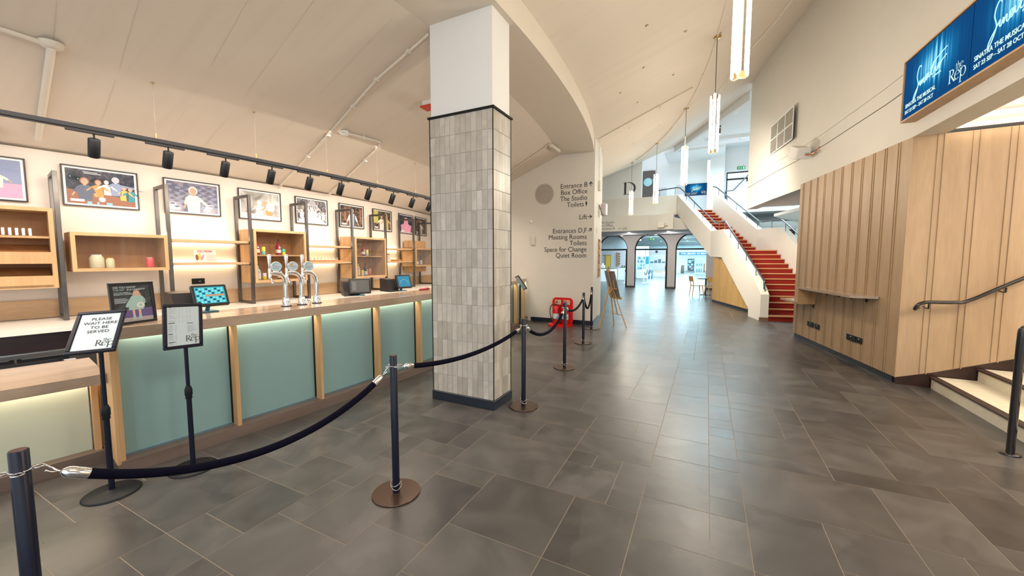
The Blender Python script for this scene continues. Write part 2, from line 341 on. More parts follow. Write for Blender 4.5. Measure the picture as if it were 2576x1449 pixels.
# ------------------------------------------------------------------ floor: random ashlar slate
def floor():
    g = .2025; x0 = .27-33*g; y0 = 3.244-25*g; nx = 69; ny = 130; used = [[0]*ny for _ in range(nx)]
    mb = MB(); mb.cols = []; rnd = random.Random(11)
    sizes = [(3, 3), (4, 3), (3, 2), (2, 3), (2, 2), (3, 1), (2, 1), (1, 2), (3, 1), (1, 1), (2, 3), (3, 2), (2, 2)]
    for j in range(ny):
        for i in range(nx):
            if used[i][j]: continue
            opts = []
            for a, b in sizes:
                if i+a > nx or j+b > ny: continue
                if i < 33 < i+a: continue
                if any(used[i+p][j+q] for p in range(a) for q in range(b)): continue
                opts.append((a, b))
            a, b = rnd.choice([o for o in opts for _ in range(1+2*(o[0]*o[1] > 3))] or [(1, 1)])
            for p in range(a):
                for q in range(b): used[i+p][j+q] = 1
            e = .0024
            mb.face([(x0+i*g+e, y0+j*g+e, 0), (x0+(i+a)*g-e, y0+j*g+e, 0), (x0+(i+a)*g-e, y0+(j+b)*g-e, 0), (x0+i*g+e, y0+(j+b)*g-e, 0)])
            v = rnd.random(); mb.cols.append(.25+.55*v if rnd.random() > .14 else v*.15)
    # far lobby floor and margins, large plain slabs
    for (a, b, c, d) in [(-12, -4, 14, y0), (-12, y0, x0, y0+ny*g), (x0+nx*g, y0, 14, y0+ny*g)]:
        mb.face([(a, b, 0), (c, b, 0), (c, d, 0), (a, d, 0)]); mb.cols.append(.4)
    yy = y0+ny*g
    while yy < 62:
        xx = -16
        while xx < 16:
            mb.face([(xx+.004, yy+.004, 0), (xx+.896, yy+.004, 0), (xx+.896, yy+.596, 0), (xx+.004, yy+.596, 0)]); mb.cols.append(rnd.random()*.8); xx += .9
        yy += .6
    o = struct(mb.build('floor', m_slate))
    b = MB(); b.box(-18, -4.2, -.12, 18, 62, -.0012); g_ = b.build('floor_bed', m_grout); struct(g_)
floor()
# ------------------------------------------------------------------ ceiling (folded concrete roof)
def roof():
    mb = MB(); mb.smooth = True
    Rs = [16.2, 17.1, 18, 19, 19.96, 20.83, 21.9, 22.9, 23.7, 24.5, 25.3, 25.75, 26.2]; n = 44
    def tmax(R):
        if R <= 25.75: return degrees(math.asin(14.45/R))
        return 34.2+(23.3-34.2)*min(1, (R-25.75)/.2)
    pts = []; T = .12
    for R in Rs:
        for i in range(n+1):
            t = -17+(tmax(R)+17)*i/n; z = ceil_rt(R, t); pts.append(P3(R, t, z))
    k = n+1; fs = [(a*k+i, a*k+i+1, (a+1)*k+i+1, (a+1)*k+i) for a in range(len(Rs)-1) for i in range(n)]
    mb.faces(pts, fs); mb.smooth = False; mb.faces([(p[0], p[1], p[2]+T) for p in pts], [q[::-1] for q in fs])
    struct(mb.build('ceiling', m_ceil))
roof()
m_joint = mat('board_joint', (.56, .49, .42), .8)
mb = MB(); rj = random.Random(9); t = -13.0
while t < 8:
    a = 16.7+rj.random()*.9
    while a < 19.8:
        b = min(19.85, a+.5+rj.random()*1.6); N = 6
        for k in range(N):
            R0, R1 = a+(b-a)*k/N, a+(b-a)*(k+1)/N; w = .004
            mb.face([P3(R0, t-w, ceil_rt(R0, t)-.003), P3(R0, t+w, ceil_rt(R0, t)-.003), P3(R1, t+w, ceil_rt(R1, t)-.003), P3(R1, t-w, ceil_rt(R1, t)-.003)])
        a = b+.15+rj.random()*.8
    t += 1.15+rj.random()*.9
struct(mb.build('trim_10', m_joint))
mb = MB(); mb.smooth = False
for R_, t in ((21.9, 3.6), (22.4, 5.4), (21.8, 6.6), (22.3, 8.8), (21.7, 10.2), (22.2, 12.5), (21.6, 14), (22.4, 16.2), (21.9, 18.6), (22.5, 20.5), (23.5, 12), (23.9, 16), (21.5, 22), (23.4, 20), (21.4, 8.0)):
    z = ceil_rt(R_, t)-.003; c = P3(R_, t, z); q = (ceil_rt(R_+.02, t)-ceil_rt(R_-.02, t))/.04; rr_ = Vector((cos(radians(t)), sin(radians(t)), 0)); tt_ = Vector((-rr_.y, rr_.x, 0))
    mb.face([Vector(c)+rr_*(.022*cos(k*pi/6))+tt_*(.022*sin(k*pi/6))+Vector((0, 0, q*.022*cos(k*pi/6)-.002)) for k in range(12)])
struct(mb.build('trim_11', mat('fixing_pit', (.30, .26, .19), .9)))
# ------------------------------------------------------------------ bar back wall, sign wall, beam, column
mb = MB(); mb.arc(16.15, 16.35, -17, 17.2, 0, lambda R, t: 2.79); struct(mb.build('wall_bar', m_barwall))
mb = MB(); mb.arc(16.35, 16.375, -16.5, 16.5, .94, 1.14); struct(mb.build('trim_1', m_oakh))
poly = [(-2.41, 9.11), (-2.545, 10.2), (-2.80, 11.45), (-3.2, 12.3), (-6.9, 12.3), (-6.9, 9.11)]
mb = MB(); mb.prism(poly, 0, [ceilz(*p)+.03 for p in poly]); struct(mb.build('wall_sign', m_wall2))
mb = MB(); mb.box(-4.02, 9.095, 0, -2.398, 9.11, .1); mb.prism([(-2.41, 9.11), (-2.395, 9.11), (-2.53, 10.2), (-2.545, 10.2)], 0, .1); struct(mb.build('baseboard_sign', m_skirt))
mb = MB(); mb.arc(19.96, 20.81, -17, 13.15, 4.08, lambda R, t: ceil_rt(R, t)+.03, 40); struct(mb.build('trim_2', m_plaster))
# tiled column
cx0, cx1, cy0, cy1 = -2.747, -1.958, 3.478, 3.872
mb = MB(); mb.box(cx0+.012, cy0+.012, 3.0, cx1-.012, cy1-.012, 4.085); upper = MB()
mb.box(cx0+.012, cy0+.012, 0, cx1-.012, cy1-.012, 3.0)
colm = thing('tiled_column', 'square column faced in pale grey glazed tiles with a white top, beside the bar', 'column', ((cx0+cx1)/2, (cy0+cy1)/2, 0))
mb.build('core', m_white, colm)
tl = MB(); tl.cols = []; rnd = random.Random(3)
def tileface(o, r, w, n):
    M = frame(o, r, (0, 0, 1)); tw = w/n
    for j in range(15):
        for i in range(n):
            a, b, c, d = i*tw+.0012, j*.2+.0012, (i+1)*tw-.0012, (j+1)*.2-.0012
            st = len(tl.f); e = .002
            p = [M @ Vector(q) for q in ((a, b, 0), (c, b, 0), (c, d, 0), (a, d, 0), (a+e, b+e, .003), (c-e, b+e, .003), (c-e, d-e, .003), (a+e, d-e, .003))]
            tl.faces(p, [(4, 5, 6, 7), (0, 1, 5, 4), (1, 2, 6, 5), (2, 3, 7, 6), (3, 0, 4, 7)])
            v = rnd.random()*.9+.05; tl.cols += [v]*(len(tl.f)-st)
tileface((cx0, cy0+.004, .1), (1, 0, 0), cx1-cx0, 12); tileface((cx1-.004, cy0, .1), (0, 1, 0), cy1-cy0, 6)
tileface((cx1, cy1-.004, .1), (-1, 0, 0), cx1-cx0, 12); tileface((cx0+.004, cy1, .1), (0, -1, 0), cy1-cy0, 6)
tl.build('tile_cladding', m_coltile, colm)
g = MB(); g.box(cx0+.006, cy0+.006, .1, cx1-.006, cy1-.006, 3.1); g.build('grout_bed', m_coltg, colm)
g = MB(); g.box(cx0-.018, cy0-.018, 3.1, cx1+.018, cy1+.018, 3.118)
for px, py in ((cx0, cy0), (cx1, cy0), (cx1, cy1), (cx0, cy1)): g.box(px-.004, py-.004, .1, px+.004, py+.004, 3.1)
g.build('black_trim', m_black, colm)
g = MB(); g.box(cx0-.012, cy0-.012, 0, cx1+.012, cy1+.012, .1, .003); g.build('skirting', m_skirt, colm)
# ------------------------------------------------------------------ right side: upper wall, timber box, steps
cv = [(1.017, 13.852), (1.393, 11.808), (1.70, 10.43), (1.90, 9.25), (2.044, 8.07), (2.14, 7.3), (2.2, 6.555), (2.235, 5.76), (2.262, 5.1), (2.275, 4.5), (2.26, 3.2), (2.2, 1.8), (2.05, 0), (1.75, -2), (1.55, -3)]
def band(cv, off0, off1, z0, z1, top=None):
    out = []
    for i, p in enumerate(cv):
        a = cv[max(0, i-1)]; b = cv[min(len(cv)-1, i+1)]; dx, dy = b[0]-a[0], b[1]-a[1]; L = hypot(dx, dy); n = (-dy/L, dx/L)
        out.append(((p[0]+n[0]*off0, p[1]+n[1]*off0), (p[0]+n[0]*off1, p[1]+n[1]*off1)))
    mb = MB(); pts = []
    for a, b in out:
        za = top(*a) if top else z1
        pts += [(a[0], a[1], z0), (b[0], b[1], z0), (b[0], b[1], za), (a[0], a[1], za)]
    n = len(out)-1; fs = [(0, 1, 2, 3), tuple(4*n+i for i in (3, 2, 1, 0))]
    for i in range(n):
        for j in range(4): fs.append((4*i+j, 4*i+4+j, 4*i+4+(j+1) % 4, 4*i+(j+1) % 4))
    mb.faces(pts, fs); return mb
struct(band(cv, 0, .28, 3.08, 7, lambda x, y: 7.25).build('wall_right_upper', m_wall2))
gb = band(cv, -.004, .01, 3.715, 3.727); struct(gb.build('trim_3', m_grille)); gb = band(cv, -.002, .01, 3.95, 3.955); struct(gb.build('trim_4', m_grille))
C0 = Vector((2.2, 6.545)); C1 = Vector((1.629, 9.692))
def woodwall(name, p, q, bats, gap, z0, z1, ztop=3.08, flip=1):
    d = (q-p); L = d.length; M = frame((p.x, p.y, 0), (d.x, d.y, 0) if flip > 0 else (d.x, d.y, 0), (0, 0, 1))
    mb = MB(); return mb, M, L
# left face, seen from the aisle: local x runs from far end to the corner
M = frame((C1.x, C1.y, 0), (C0.x-C1.x, C0.y-C1.y, 0), (0, 0, 1)); L = (C0-C1).length
mb = MB(); mb.box(0, .085, -.1, L, 3.08, 0); b0 = 0
x = L-.13
ys = [9.535, 9.238, 8.962, 8.694, 8.40, 8.126, 7.838, 7.571, 7.303, 7.046, 6.782]
sc = L/(9.692-6.545)
for y in ys:
    xx = (9.692-y)*sc
    for s_ in (-.022, .022): mb.box(xx+s_-.006, .085, 0, xx+s_+.006, 3.08, .008, .003)
mb.box(L-.012, .085, 0, L+.008, 3.08, .008)
struct(mb.build('wall_right_lower', m_panelw, None, M))
mb = MB(); mb.box(0, 0, -.1, L, .085, -.03); struct(mb.build('baseboard_right', m_skirt, None, M))
# right face along the steps, bottom follows the string
M = frame((2.2, 6.545, 0), (1, -.035, 0), (0, 0, 1)); mb = MB()
prof = [(0, .085), (.33, .19), (4, 1.60), (4, 3.08), (0, 3.08)]
mb.faces([(a, b, 0) for a, b in prof]+[(a, b, -.1) for a, b in prof], [(0, 1, 2, 3, 4), (9, 8, 7, 6, 5), (0, 5, 6, 1), (1, 6, 7, 2), (2, 7, 8, 3), (3, 8, 9, 4), (4, 9, 5, 0)])
for k in range(12):
    xx = .249+.2955*k; zb = interp(xx, [0, .33, 4], [.085, .19, 1.6])
    for s_ in (-.028, .028): mb.box(xx+s_-.006, zb, 0, xx+s_+.006, 3.08, .009, .003)
struct(mb.build('wall_steps', m_panelw, None, M))
mb = MB(); prof = [(0, 0), (4, 0), (4, 1.6), (.33, .19), (0, .085)]
mb.faces([(a, b, .004) for a, b in prof]+[(a, b, -.09) for a, b in prof], [(0, 1, 2, 3, 4), (9, 8, 7, 6, 5), (2, 7, 8, 3), (3, 8, 9, 4)])
struct(mb.build('baseboard_steps', m_skirtb, None, M))
# steps
st = thing('entrance_steps', 'cream terrazzo steps with dark nosings rising to the right beside the timber wall', 'steps', (2.52, 5, 0))
for k in range(8):
    t = MB(); x = 2.52+.39*k; z = .15*k
    t.box(x, 1.2, z if k else 0, min(x+.42, 6.39), 6.50-.01*k, z+.135); t.build('tread', m_cream_tread, st)
    t = MB(); t.box(x-.025, 1.2, z+.128, x+.05, 6.5-.01*k, z+.152, .006); t.build('nosing', m_brown, st)
    t = MB(); t.box(x+.05, 1.2, z+.135, x+.42, 6.5-.01*k, z+.1505)
    t.build('tread_top', m_cream_tread, st)
# soffit over the steps and cove light
mb = MB(); mb.prism([(2.3, -3), (7.5, -3), (7.5, 6.6), (2.25, 6.6), (2.33, 5.7), (2.37, 4.5), (2.36, 3.2), (2.3, 1.8)], 3.30, 3.4); mb.prism([(2.25, 6.6), (7.5, 6.6), (7.5, 20.4), (3.4, 20.4), (2.15, 17.3), (2.55, 15.6), (2.9, 13.95), (1.2, 13.9), (1.48, 11.85), (1.80, 10.45), (2.12, 8.1)], 3.14, 3.24); struct(mb.build('ceiling_steps', mat('soffit_paint', (.72, .64, .57), .8, var=.02)))
mb = MB(); mb.box(2.33, 6.35, 3.10, 6.2, 6.43, 3.13); cl = mb.build('cove_light_strip', m_led_soft); tag(cl, 'glowing cove light strip running above the timber wall by the steps', 'light strip')
mb = MB(); mb.box(6.4, 1, 0, 6.6, 6.6, 3.3); struct(mb.build('wall_right_end', m_plaster))
# wall shelf on the timber wall
M = frame((C1.x, C1.y, 0), (C0.x-C1.x, C0.y-C1.y, 0), (0, 0, 1))
sh = thing('wall_shelf', 'long narrow oak drinks shelf stepping down at its far end on the timber wall', 'shelf', (1.85, 8.3, 1.0))
mb = MB()
def slab(mb, pts, y0, y1):
    n = len(pts); mb.faces([(a, y0, b) for a, b in pts]+[(a, y1, b) for a, b in pts], [tuple(range(n)), tuple(range(n, 2*n))[::-1]]+[(i, n+i, n+(i+1) % n, (i+1) % n) for i in range(n)])
slab(mb, [(.92, .01), (2.77, .01), (2.69, .30), (.95, .30)], 1.045, 1.082); mb.build('upper_shelf', m_oaktop, sh, M)
mb = MB(); slab(mb, [(.06, .01), (.93, .01), (.95, .30), (.14, .30)], .765, .80); mb.build('lower_shelf', m_oaktop, sh, M, label='lower shelf at the far end')
mb = MB(); slab(mb, [(.92, .01), (.95, .01), (.97, .30), (.94, .30)], .762, 1.045); mb.build('step_panel', m_oak, sh, M)
for xx, zz in ((.88, .762), (1.35, 1.045), (1.75, 1.045), (2.1, 1.045), (2.5, 1.045)):
    mb = MB(); mb.box(xx-.012, zz-.07, .008, xx+.012, zz, .02); mb.box(xx-.012, zz-.012, .008, xx+.012, zz, .12); mb.build('bracket', m_black, sh, M)
def socket(p0, p1, z0, z1, lab):
    t = thing('wall_socket', lab, 'socket', tuple((M @ Vector(((p0+p1)/2, z0, 0)))), 0, 'black sockets on the timber wall')
    b = MB(); b.box(p0, z0, .008, p1, z1, .016, .002); b.build('faceplate', m_black, t, M)
    b = MB(); b.box((p0+p1)/2-.012, z1-.03, .016, (p0+p1)/2+.012, z1-.018, .018); b.build('switch', m_wht, t, M)
def tx(y): return (9.692-y)*sc
socket(tx(9.02), tx(8.78), .33, .42, 'black double socket low on the timber wall, farther left pair')
socket(tx(8.72), tx(8.56), .33, .42, 'small black data socket right of the far double socket')
socket(tx(7.68), tx(7.43), .345, .435, 'black double socket low on the timber wall, nearer the corner')
socket(tx(7.42), tx(7.27), .35, .435, 'small black data socket touching the nearer double socket')
# wall handrail
hr = thing('wall_handrail', 'black tubular handrail fixed along the timber wall by the steps', 'handrail', (2.3, 6.4, 1.0))
yb = 6.44
pth = [(2.33, yb+.03, 1.0), (2.29, yb-.03, .985), (2.30, yb-.05, 1.03), (2.33, yb-.05, 1.055), (2.40, yb-.05, 1.075), (2.62, yb-.055, 1.085), (2.75, yb-.055, 1.12), (3.2, yb-.06, 1.42), (5.6, yb-.08, 3.0)]
def smoothp(p, n=5):
    p = [Vector(q) for q in p]; out = []
    for i in range(len(p)-1):
        a = p[max(0, i-1)]; b = p[i]; c = p[i+1]; d = p[min(len(p)-1, i+2)]
        for k in range(n):
            t = k/n; out.append(.5*((2*b)+(c-a)*t+(2*a-5*b+4*c-d)*t*t+(3*b-a-3*c+d)*t**3))
    return out+[p[-1]]
mb = MB(); mb.tube(smoothp(pth), .021); mb.build('rail', m_railblk, hr)
for x, z in ((2.40, 1.07), (3.02, 1.29), (3.8, 1.80)):
    mb = MB(); mb.tube([(x, yb-.055, z-.018), (x, yb-.05, z-.07), (x, yb-.01, z-.075), (x, yb+.085, z-.06)], .009); mb.build('bracket', m_railblk, hr)
# freestanding rail at the foot of the steps
pr = thing('step_railing', 'black tubular railing with a floor post in front of the steps', 'railing', (2.27, 4.566, 0))
mb = MB(); mb.tube(smoothp([(2.27, 4.566, .01), (2.27, 4.566, .5), (2.27, 4.566, .98), (2.285, 4.566, 1.04), (2.34, 4.56, 1.07), (2.45, 4.555, 1.085), (2.9, 4.55, 1.2), (4.2, 4.54, 1.75)]), .026); mb.build('rail', m_railblk, pr)
mb = MB(); mb.lathe([(.062, 0), (.062, .012), (.055, .016), (.03, .016)], (2.27, 4.566, 0)); mb.build('floor_flange', m_railblk, pr)
mb = MB(); mb.tube([(4.1, 4.54, .62), (4.1, 4.54, 1.7)], .024); mb.build('post', m_railblk, pr)
# screen box on the upper wall
A = Vector((2.061, 6.503, 3.259)); B = Vector((2.142, 4.7, 3.259)); d = (B-A).normalized(); M = frame(A, d, (0, 0, 1)); 
sb = thing('display_box', 'long oak-framed box of blue show screens mounted high on the right wall', 'display', tuple(A))
LB = 4.9; H = .695; D = .165
mb = MB(); mb.box(-.012, -.012, -D, LB, 0, -.002); mb.box(-.012, H, -D, LB, H+.012, 0); mb.box(-.012, 0, -D, 0, H, 0); mb.box(0, 0, -D, LB, H, -.02)
mb.box(-.012, -.012, -.002, LB, 0.006, .004); mb.box(-.012, H-.004, -.002, LB, H+.012, .004); mb.box(-.012, 0, -.002, 0.002, H, .004)
mb.build('oak_case', m_oak, sb, M)
mb = MB(); mb.box(.002, .006, -.02, LB, H-.004, -.012); mb.build('black_surround', m_blk, sb, M)
def screenmat():
    m, n, l, b = newmat('blue_curtain_screen'); n.remove(b); tc = n.new('ShaderNodeTexCoord'); e = n.new('ShaderNodeEmission'); e.inputs[1].default_value = .95
    uv = n.new('ShaderNodeUVMap'); uv.uv_map = 'UVMap'
    sp = n.new('ShaderNodeSeparateXYZ'); l.new(uv.outputs[0], sp.inputs[0])
    def math_(op, a, b_=None):
        q = n.new('ShaderNodeMath'); q.operation = op
        for i, v in enumerate((a, b_)):
            if v is None: continue
            if isinstance(v, (int, float)): q.inputs[i].default_value = v
            else: l.new(v, q.inputs[i])
        return q.outputs[0]
    x = math_('SUBTRACT', sp.outputs[0], .5); g = math_('POWER', 2.718, math_('MULTIPLY', math_('MULTIPLY', x, x), -22.))
    y = math_('SUBTRACT', sp.outputs[1], .62); gy = math_('POWER', 2.718, math_('MULTIPLY', math_('MULTIPLY', y, y), -14.))
    no = n.new('ShaderNodeTexNoise'); no.noise_dimensions = '1D'; no.inputs['Scale'].default_value = 26; no.inputs['Detail'].default_value = 3; l.new(sp.outputs[0], no.inputs['W'])
    st = math_('MULTIPLY', math_('POWER', no.outputs['Fac'], 2.2), math_('MULTIPLY', g, gy)); st = math_('MULTIPLY', st, 4.2)
    cr = n.new('ShaderNodeValToRGB'); e0 = cr.color_ramp.elements; e0[0].color = (.006, .06, .19, 1); e0[1].color = (.25, .75, .95, 1); e0.new(.35).color = (.012, .20, .45, 1)
    l.new(st, cr.inputs[0]); l.new(cr.outputs[0], e.inputs[0]); l.new(e.outputs[0], n['Material Output'].inputs[0]); return m
m_screen = screenmat(); m_cyan = emit('screen_lettering', (.55, 1, .95), 1.0); m_pale = emit('screen_pale_lettering', (.75, 1, .92), .85); m_gold = emit('screen_gold_lettering', (.9, .85, .45), .8)
def screen_panel(name, x0, y0, x1, y1, z, M, parent):
    me = bpy.data.meshes.new(name); T = MATR[parent].inverted() @ M
    me.from_pydata([T @ Vector(p) for p in ((x0, y0, z), (x1, y0, z), (x1, y1, z), (x0, y1, z))], [], [(0, 1, 2, 3)])
    uv = me.uv_layers.new(name='UVMap'); 
    for i, c in enumerate(((0, 0), (1, 0), (1, 1), (0, 1))): uv.data[i].uv = c
    me.materials.append(m_screen); o = bpy.data.objects.new(name, me); COL.objects.link(o); o.parent = parent; MATR[o] = MATR[parent]; return o
def script_curve(k=1.0):
    # a looping handwritten signature: tall looped capital, then small letters and a crossing stroke
    cap = [(1.02, .98), (.98, 1.08), (.86, 1.06), (.74, .88), (.70, .62), (.80, .36), (.84, .18), (.74, -.08), (.55, -.38), (.46, -.44), (.45, -.34), (.56, -.14), (.78, .08), (.92, .24), (1.02, .34), (1.0, .14), (1.08, .10), (1.18, .34), (1.2, .12), (1.3, .34), (1.36, .34), (1.36, .12), (1.46, .12), (1.66, .40), (1.52, .38), (1.5, .16), (1.64, .18), (1.74, .44), (1.76, .2), (1.9, .28), (2.14, .78), (2.0, .34), (2.02, .2), (2.14, .24), (2.28, .46), (2.36, .42), (2.36, .24), (2.46, .26), (2.66, .50), (2.52, .50), (2.5, .3), (2.62, .32), (2.8, .52), (3.15, .66)]
    cross = [(1.86, .52), (2.4, .82), (3.15, 1.0)]
    return [[(x*k, y*k) for x, y in cap], [(x*k, y*k) for x, y in cross]]
def serif_R(mb, s, x, y, w=1): 
    def P(l): return [(x+a*s, y+b*s) for a, b in l]
    t, T = .035*s*w, .13*s*w
    mb.pen(P([(.2, 0), (.2, 1)]), t, T)
    mb.pen(P([(.2, .98), (.42, .98), (.6, .9), (.66, .76), (.6, .6), (.42, .51), (.2, .5)]), t, T)
    mb.pen(P([(.4, .5), (.6, .22), (.84, 0)]), T*.9, T)
    for a, b, c in ((.05, .38, 0), (.05, .3, 1), (.7, .98, 0)): mb.pen(P([(a, c), (b, c)]), t*1.1, t)
def serif_e(mb, s, x, y, w=1):
    def P(l): return [(x+a*s, y+b*s) for a, b in l]
    t, T = .03*s*w, .11*s*w
    c = [(.34+.3*cos(radians(a)), .33+.33*sin(radians(a))) for a in range(10, 330, 20)]
    mb.pen(P(c), t, T); mb.pen(P([(.06, .38), (.62, .38)]), t, t)
def serif_p(mb, s, x, y, w=1):
    def P(l): return [(x+a*s, y+b*s) for a, b in l]
    t, T = .03*s*w, .11*s*w
    mb.pen(P([(.16, .66), (.16, -.4)]), t, T); mb.pen(P([(0, -.4), (.34, -.4)]), t, t); mb.pen(P([(0, .62), (.16, .67)]), t*1.6, t)
    mb.pen(P([(.16+.27+.3*cos(radians(a)), .33+.34*sin(radians(a))) for a in range(150, -151, -20)]), t, T)
def serif_t(mb, s, x, y, w=1):
    def P(l): return [(x+a*s, y+b*s) for a, b in l]
    mb.pen(P([(.17, .9), (.17, .15), (.24, .02), (.38, .06)]), .03*s, .09*s*w); mb.pen(P([(.02, .64), (.38, .64)]), .04*s, .04*s)
def serif_h(mb, s, x, y, w=1):
    def P(l): return [(x+a*s, y+b*s) for a, b in l]
    mb.pen(P([(.13, 0), (.13, 1.05)]), .03*s, .09*s*w); mb.pen(P([(.13, .48), (.28, .64), (.42, .62), (.5, .45), (.5, 0)]), .03*s, .09*s*w)
    for a in (.0, .38): mb.pen(P([(a, 0), (a+.26, 0)]), .03*s, .03*s)
def the_rep(mb, s, x, y):
    serif_R(mb, s, x, y); serif_e(mb, s, x+.80*s, y); serif_p(mb, s, x+1.42*s, y)
    q = s*.56; serif_t(mb, q, x+.88*s, y+.76*s); serif_h(mb, q, x+1.1*s, y+.76*s); serif_e(mb, q, x+1.45*s, y+.76*s)
M = frame(A, d, (0, 0, 1))
for k in range(4):
    x0 = .01+1.225*k; x1 = x0+1.218; o = screen_panel('screen', x0, .012, x1, H-.01, -.008, M, sb)
    if k > 2: continue
    F = M @ Matrix.Translation((x0, 0, -.006))
    for nm_, cc in enumerate(script_curve(.225)):
        b = MB(); b.tube([(p[0]+.13, p[1]+.27, 0) for p in [tuple(q)[:2] for q in smoothp([(a_, b_, 0) for a_, b_ in cc], 5)]], .0042, 6); b.build('script_title', m_cyan, o, F)
    text('subtitle', 'THE MUSICAL', .026, F @ Matrix.Translation((.60, .275, .001)), m_cyan, o)
    text('show_title', 'SINATRA THE MUSICAL', .062, F @ Matrix.Translation((.06, .135, .001)), m_pale, o, offset=.012, sx=.95)
    text('show_dates', 'SAT 23 SEP \u2013 SAT 28 OCT', .056, F @ Matrix.Translation((.06, .065, .001)), m_pale, o, offset=.012, sx=.93)
    b = MB(); the_rep(b, .125, .90, .085); b.build('logo', m_pale, o, F @ Matrix.Translation((0, 0, .001)))
# air grille and projector on upper wall
p = Vector((1.358, 12.03, 4.23)); q = Vector((1.60, 10.6, 4.23)); M = frame(p-Vector((.012, 0, 0)), q-p, (0, 0, 1)); L = (q-p).length
gr = thing('air_grille', 'white-framed air vent of six louvred squares high on the right wall', 'vent', tuple(p))
mb = MB(); Hh = .70
for i in range(4): mb.box(i*L/3-.015, -.015, 0, i*L/3+.015, Hh+.015, .012)
for j in range(3): mb.box(-.015, j*Hh/2-.015, 0, L+.015, j*Hh/2+.015, .012)
mb.build('frame', m_wht, gr, M); mb = MB(); mb.box(0, 0, -.004, L, Hh, .001); mb.build('backing', m_grille, gr, M)
mb = MB()
for j in range(24): mb.box(0, (j+.3)*Hh/24, .001, L, (j+.62)*Hh/24, .008)
mb.build('louvres', m_cream, gr, M)
pj = thing('wall_speaker', 'white wedge-shaped speaker on an orange-cabled bracket on the right wall', 'speaker', (1.7, 9.55, 3.6))
Ms = Matrix.Translation((1.60, 9.75, 3.72)) @ Euler((0, radians(25), radians(-70))).to_matrix().to_4x4()
mb = MB(); mb.box(-.16, -.13, -.11, .10, .13, .11, .01); mb.box(.102, -.12, -.10, .13, .12, .10, .005); mb.build('cabinet', m_wht, pj, Ms)
mb = MB(); mb.tube([(1.66, 9.6, 3.66), (1.74, 9.5, 3.62), (1.83, 9.48, 3.66)], .02); mb.build('bracket', m_stain, pj)
mb = MB(); mb.tube(smoothp([(1.65, 9.55, 3.62), (1.75, 9.42, 3.60), (1.84, 9.38, 3.72)]), .008); mb.build('cable', fc(.6, .12, .02), pj)
# ------------------------------------------------------------------ bar counter
t0, t1 = -9.72, 14.2
bc = thing('bar_counter', 'long curved bar counter with sage green front panels and grey oak top', 'bar counter', P3(18.8, 0, 0))
mb = MB(); mb.arc(18.55, 19.13, t0, t1, 1.055, 1.09); mb.arc(19.095, 19.13, t0, t1, 1.005, 1.055); mb.build('worktop', m_oaktop, bc)
mb = MB(); mb.arc(18.62, 19.05, t0+.1, t1, .02, .10); mb.arc(18.62, 19.17, t0+.03, t1, 0, .10); mb.build('plinth', m_plinth, bc)
mb = MB(); mb.arc(19.04, 19.062, t0+.05, t1, .10, .112); mb.build('base_channel', fc(.10, .17, .21, .4), bc)
pt = [-9.66, -7.40, -5.05, -2.74, -.48, 1.82, 4.12, 6.42, 8.72, 11.02, 13.3]
for i, a in enumerate(pt):
    b = pt[i+1] if i+1 < len(pt) else t1
    if b-a > .3: mb = MB(); mb.arc(18.98, 19.045, a+.07, b-.045, .10, 1.05); mb.build('front_panel', m_teal, bc)
    mb = MB(); w = .045; mb.arc(19.0, 19.15, a-w, a+w, .075, 1.004, 1); mb.build('post', m_oak, bc)
    mb = MB(); mb.arc(19.03, 19.06, a-w-.03, a-w, .10, 1.0, 1); mb.build('shadow_gap', m_black, bc)
mb = MB(); mb.arc(18.58, 19.15, t0-.03, t0+.06, .075, 1.004, 1); mb.build('end_panel', m_oak, bc)
mb = MB(); mb.arc(18.55, 18.6, t0+.1, t1, 0, 1.0); mb.build('back_panel', m_stain, bc)
mb = MB(); mb.arc(19.06, 19.085, t0+.2, t1, 1.042, 1.052, 30); mb.build('light_strip', m_led, bc, label='glowing strip under the worktop lip')
# lower counter at the left end
lc = thing('low_counter', 'lower oak-topped counter section at the near left end of the bar', 'counter', P3(18.6, -11, 0))
mb = MB(); mb.arc(18.18, 18.98, -14.5, -9.76, .705, .74); mb.arc(18.94, 18.98, -14.5, -9.76, .665, .705); mb.build('worktop', m_oaktop, lc)
mb = MB(); mb.arc(18.55, 18.70, -14.5, -9.98, .10, .705); mb.build('front_panel', m_cream_panel, lc)
mb = MB(); mb.arc(18.5, 18.80, -14.5, -9.80, 0, .10); mb.build('plinth', m_plinth, lc)
mb = MB(); mb.arc(18.68, 18.76, -9.95, -9.84, .10, .66, 1); mb.arc(18.60, 18.70, -9.83, -9.77, .10, .66, 1); mb.build('post', m_oak, lc)
mb = MB(); mb.arc(18.74, 18.77, -14.4, -9.8, .69, .70, 20); mb.build('light_strip', m_led, lc)
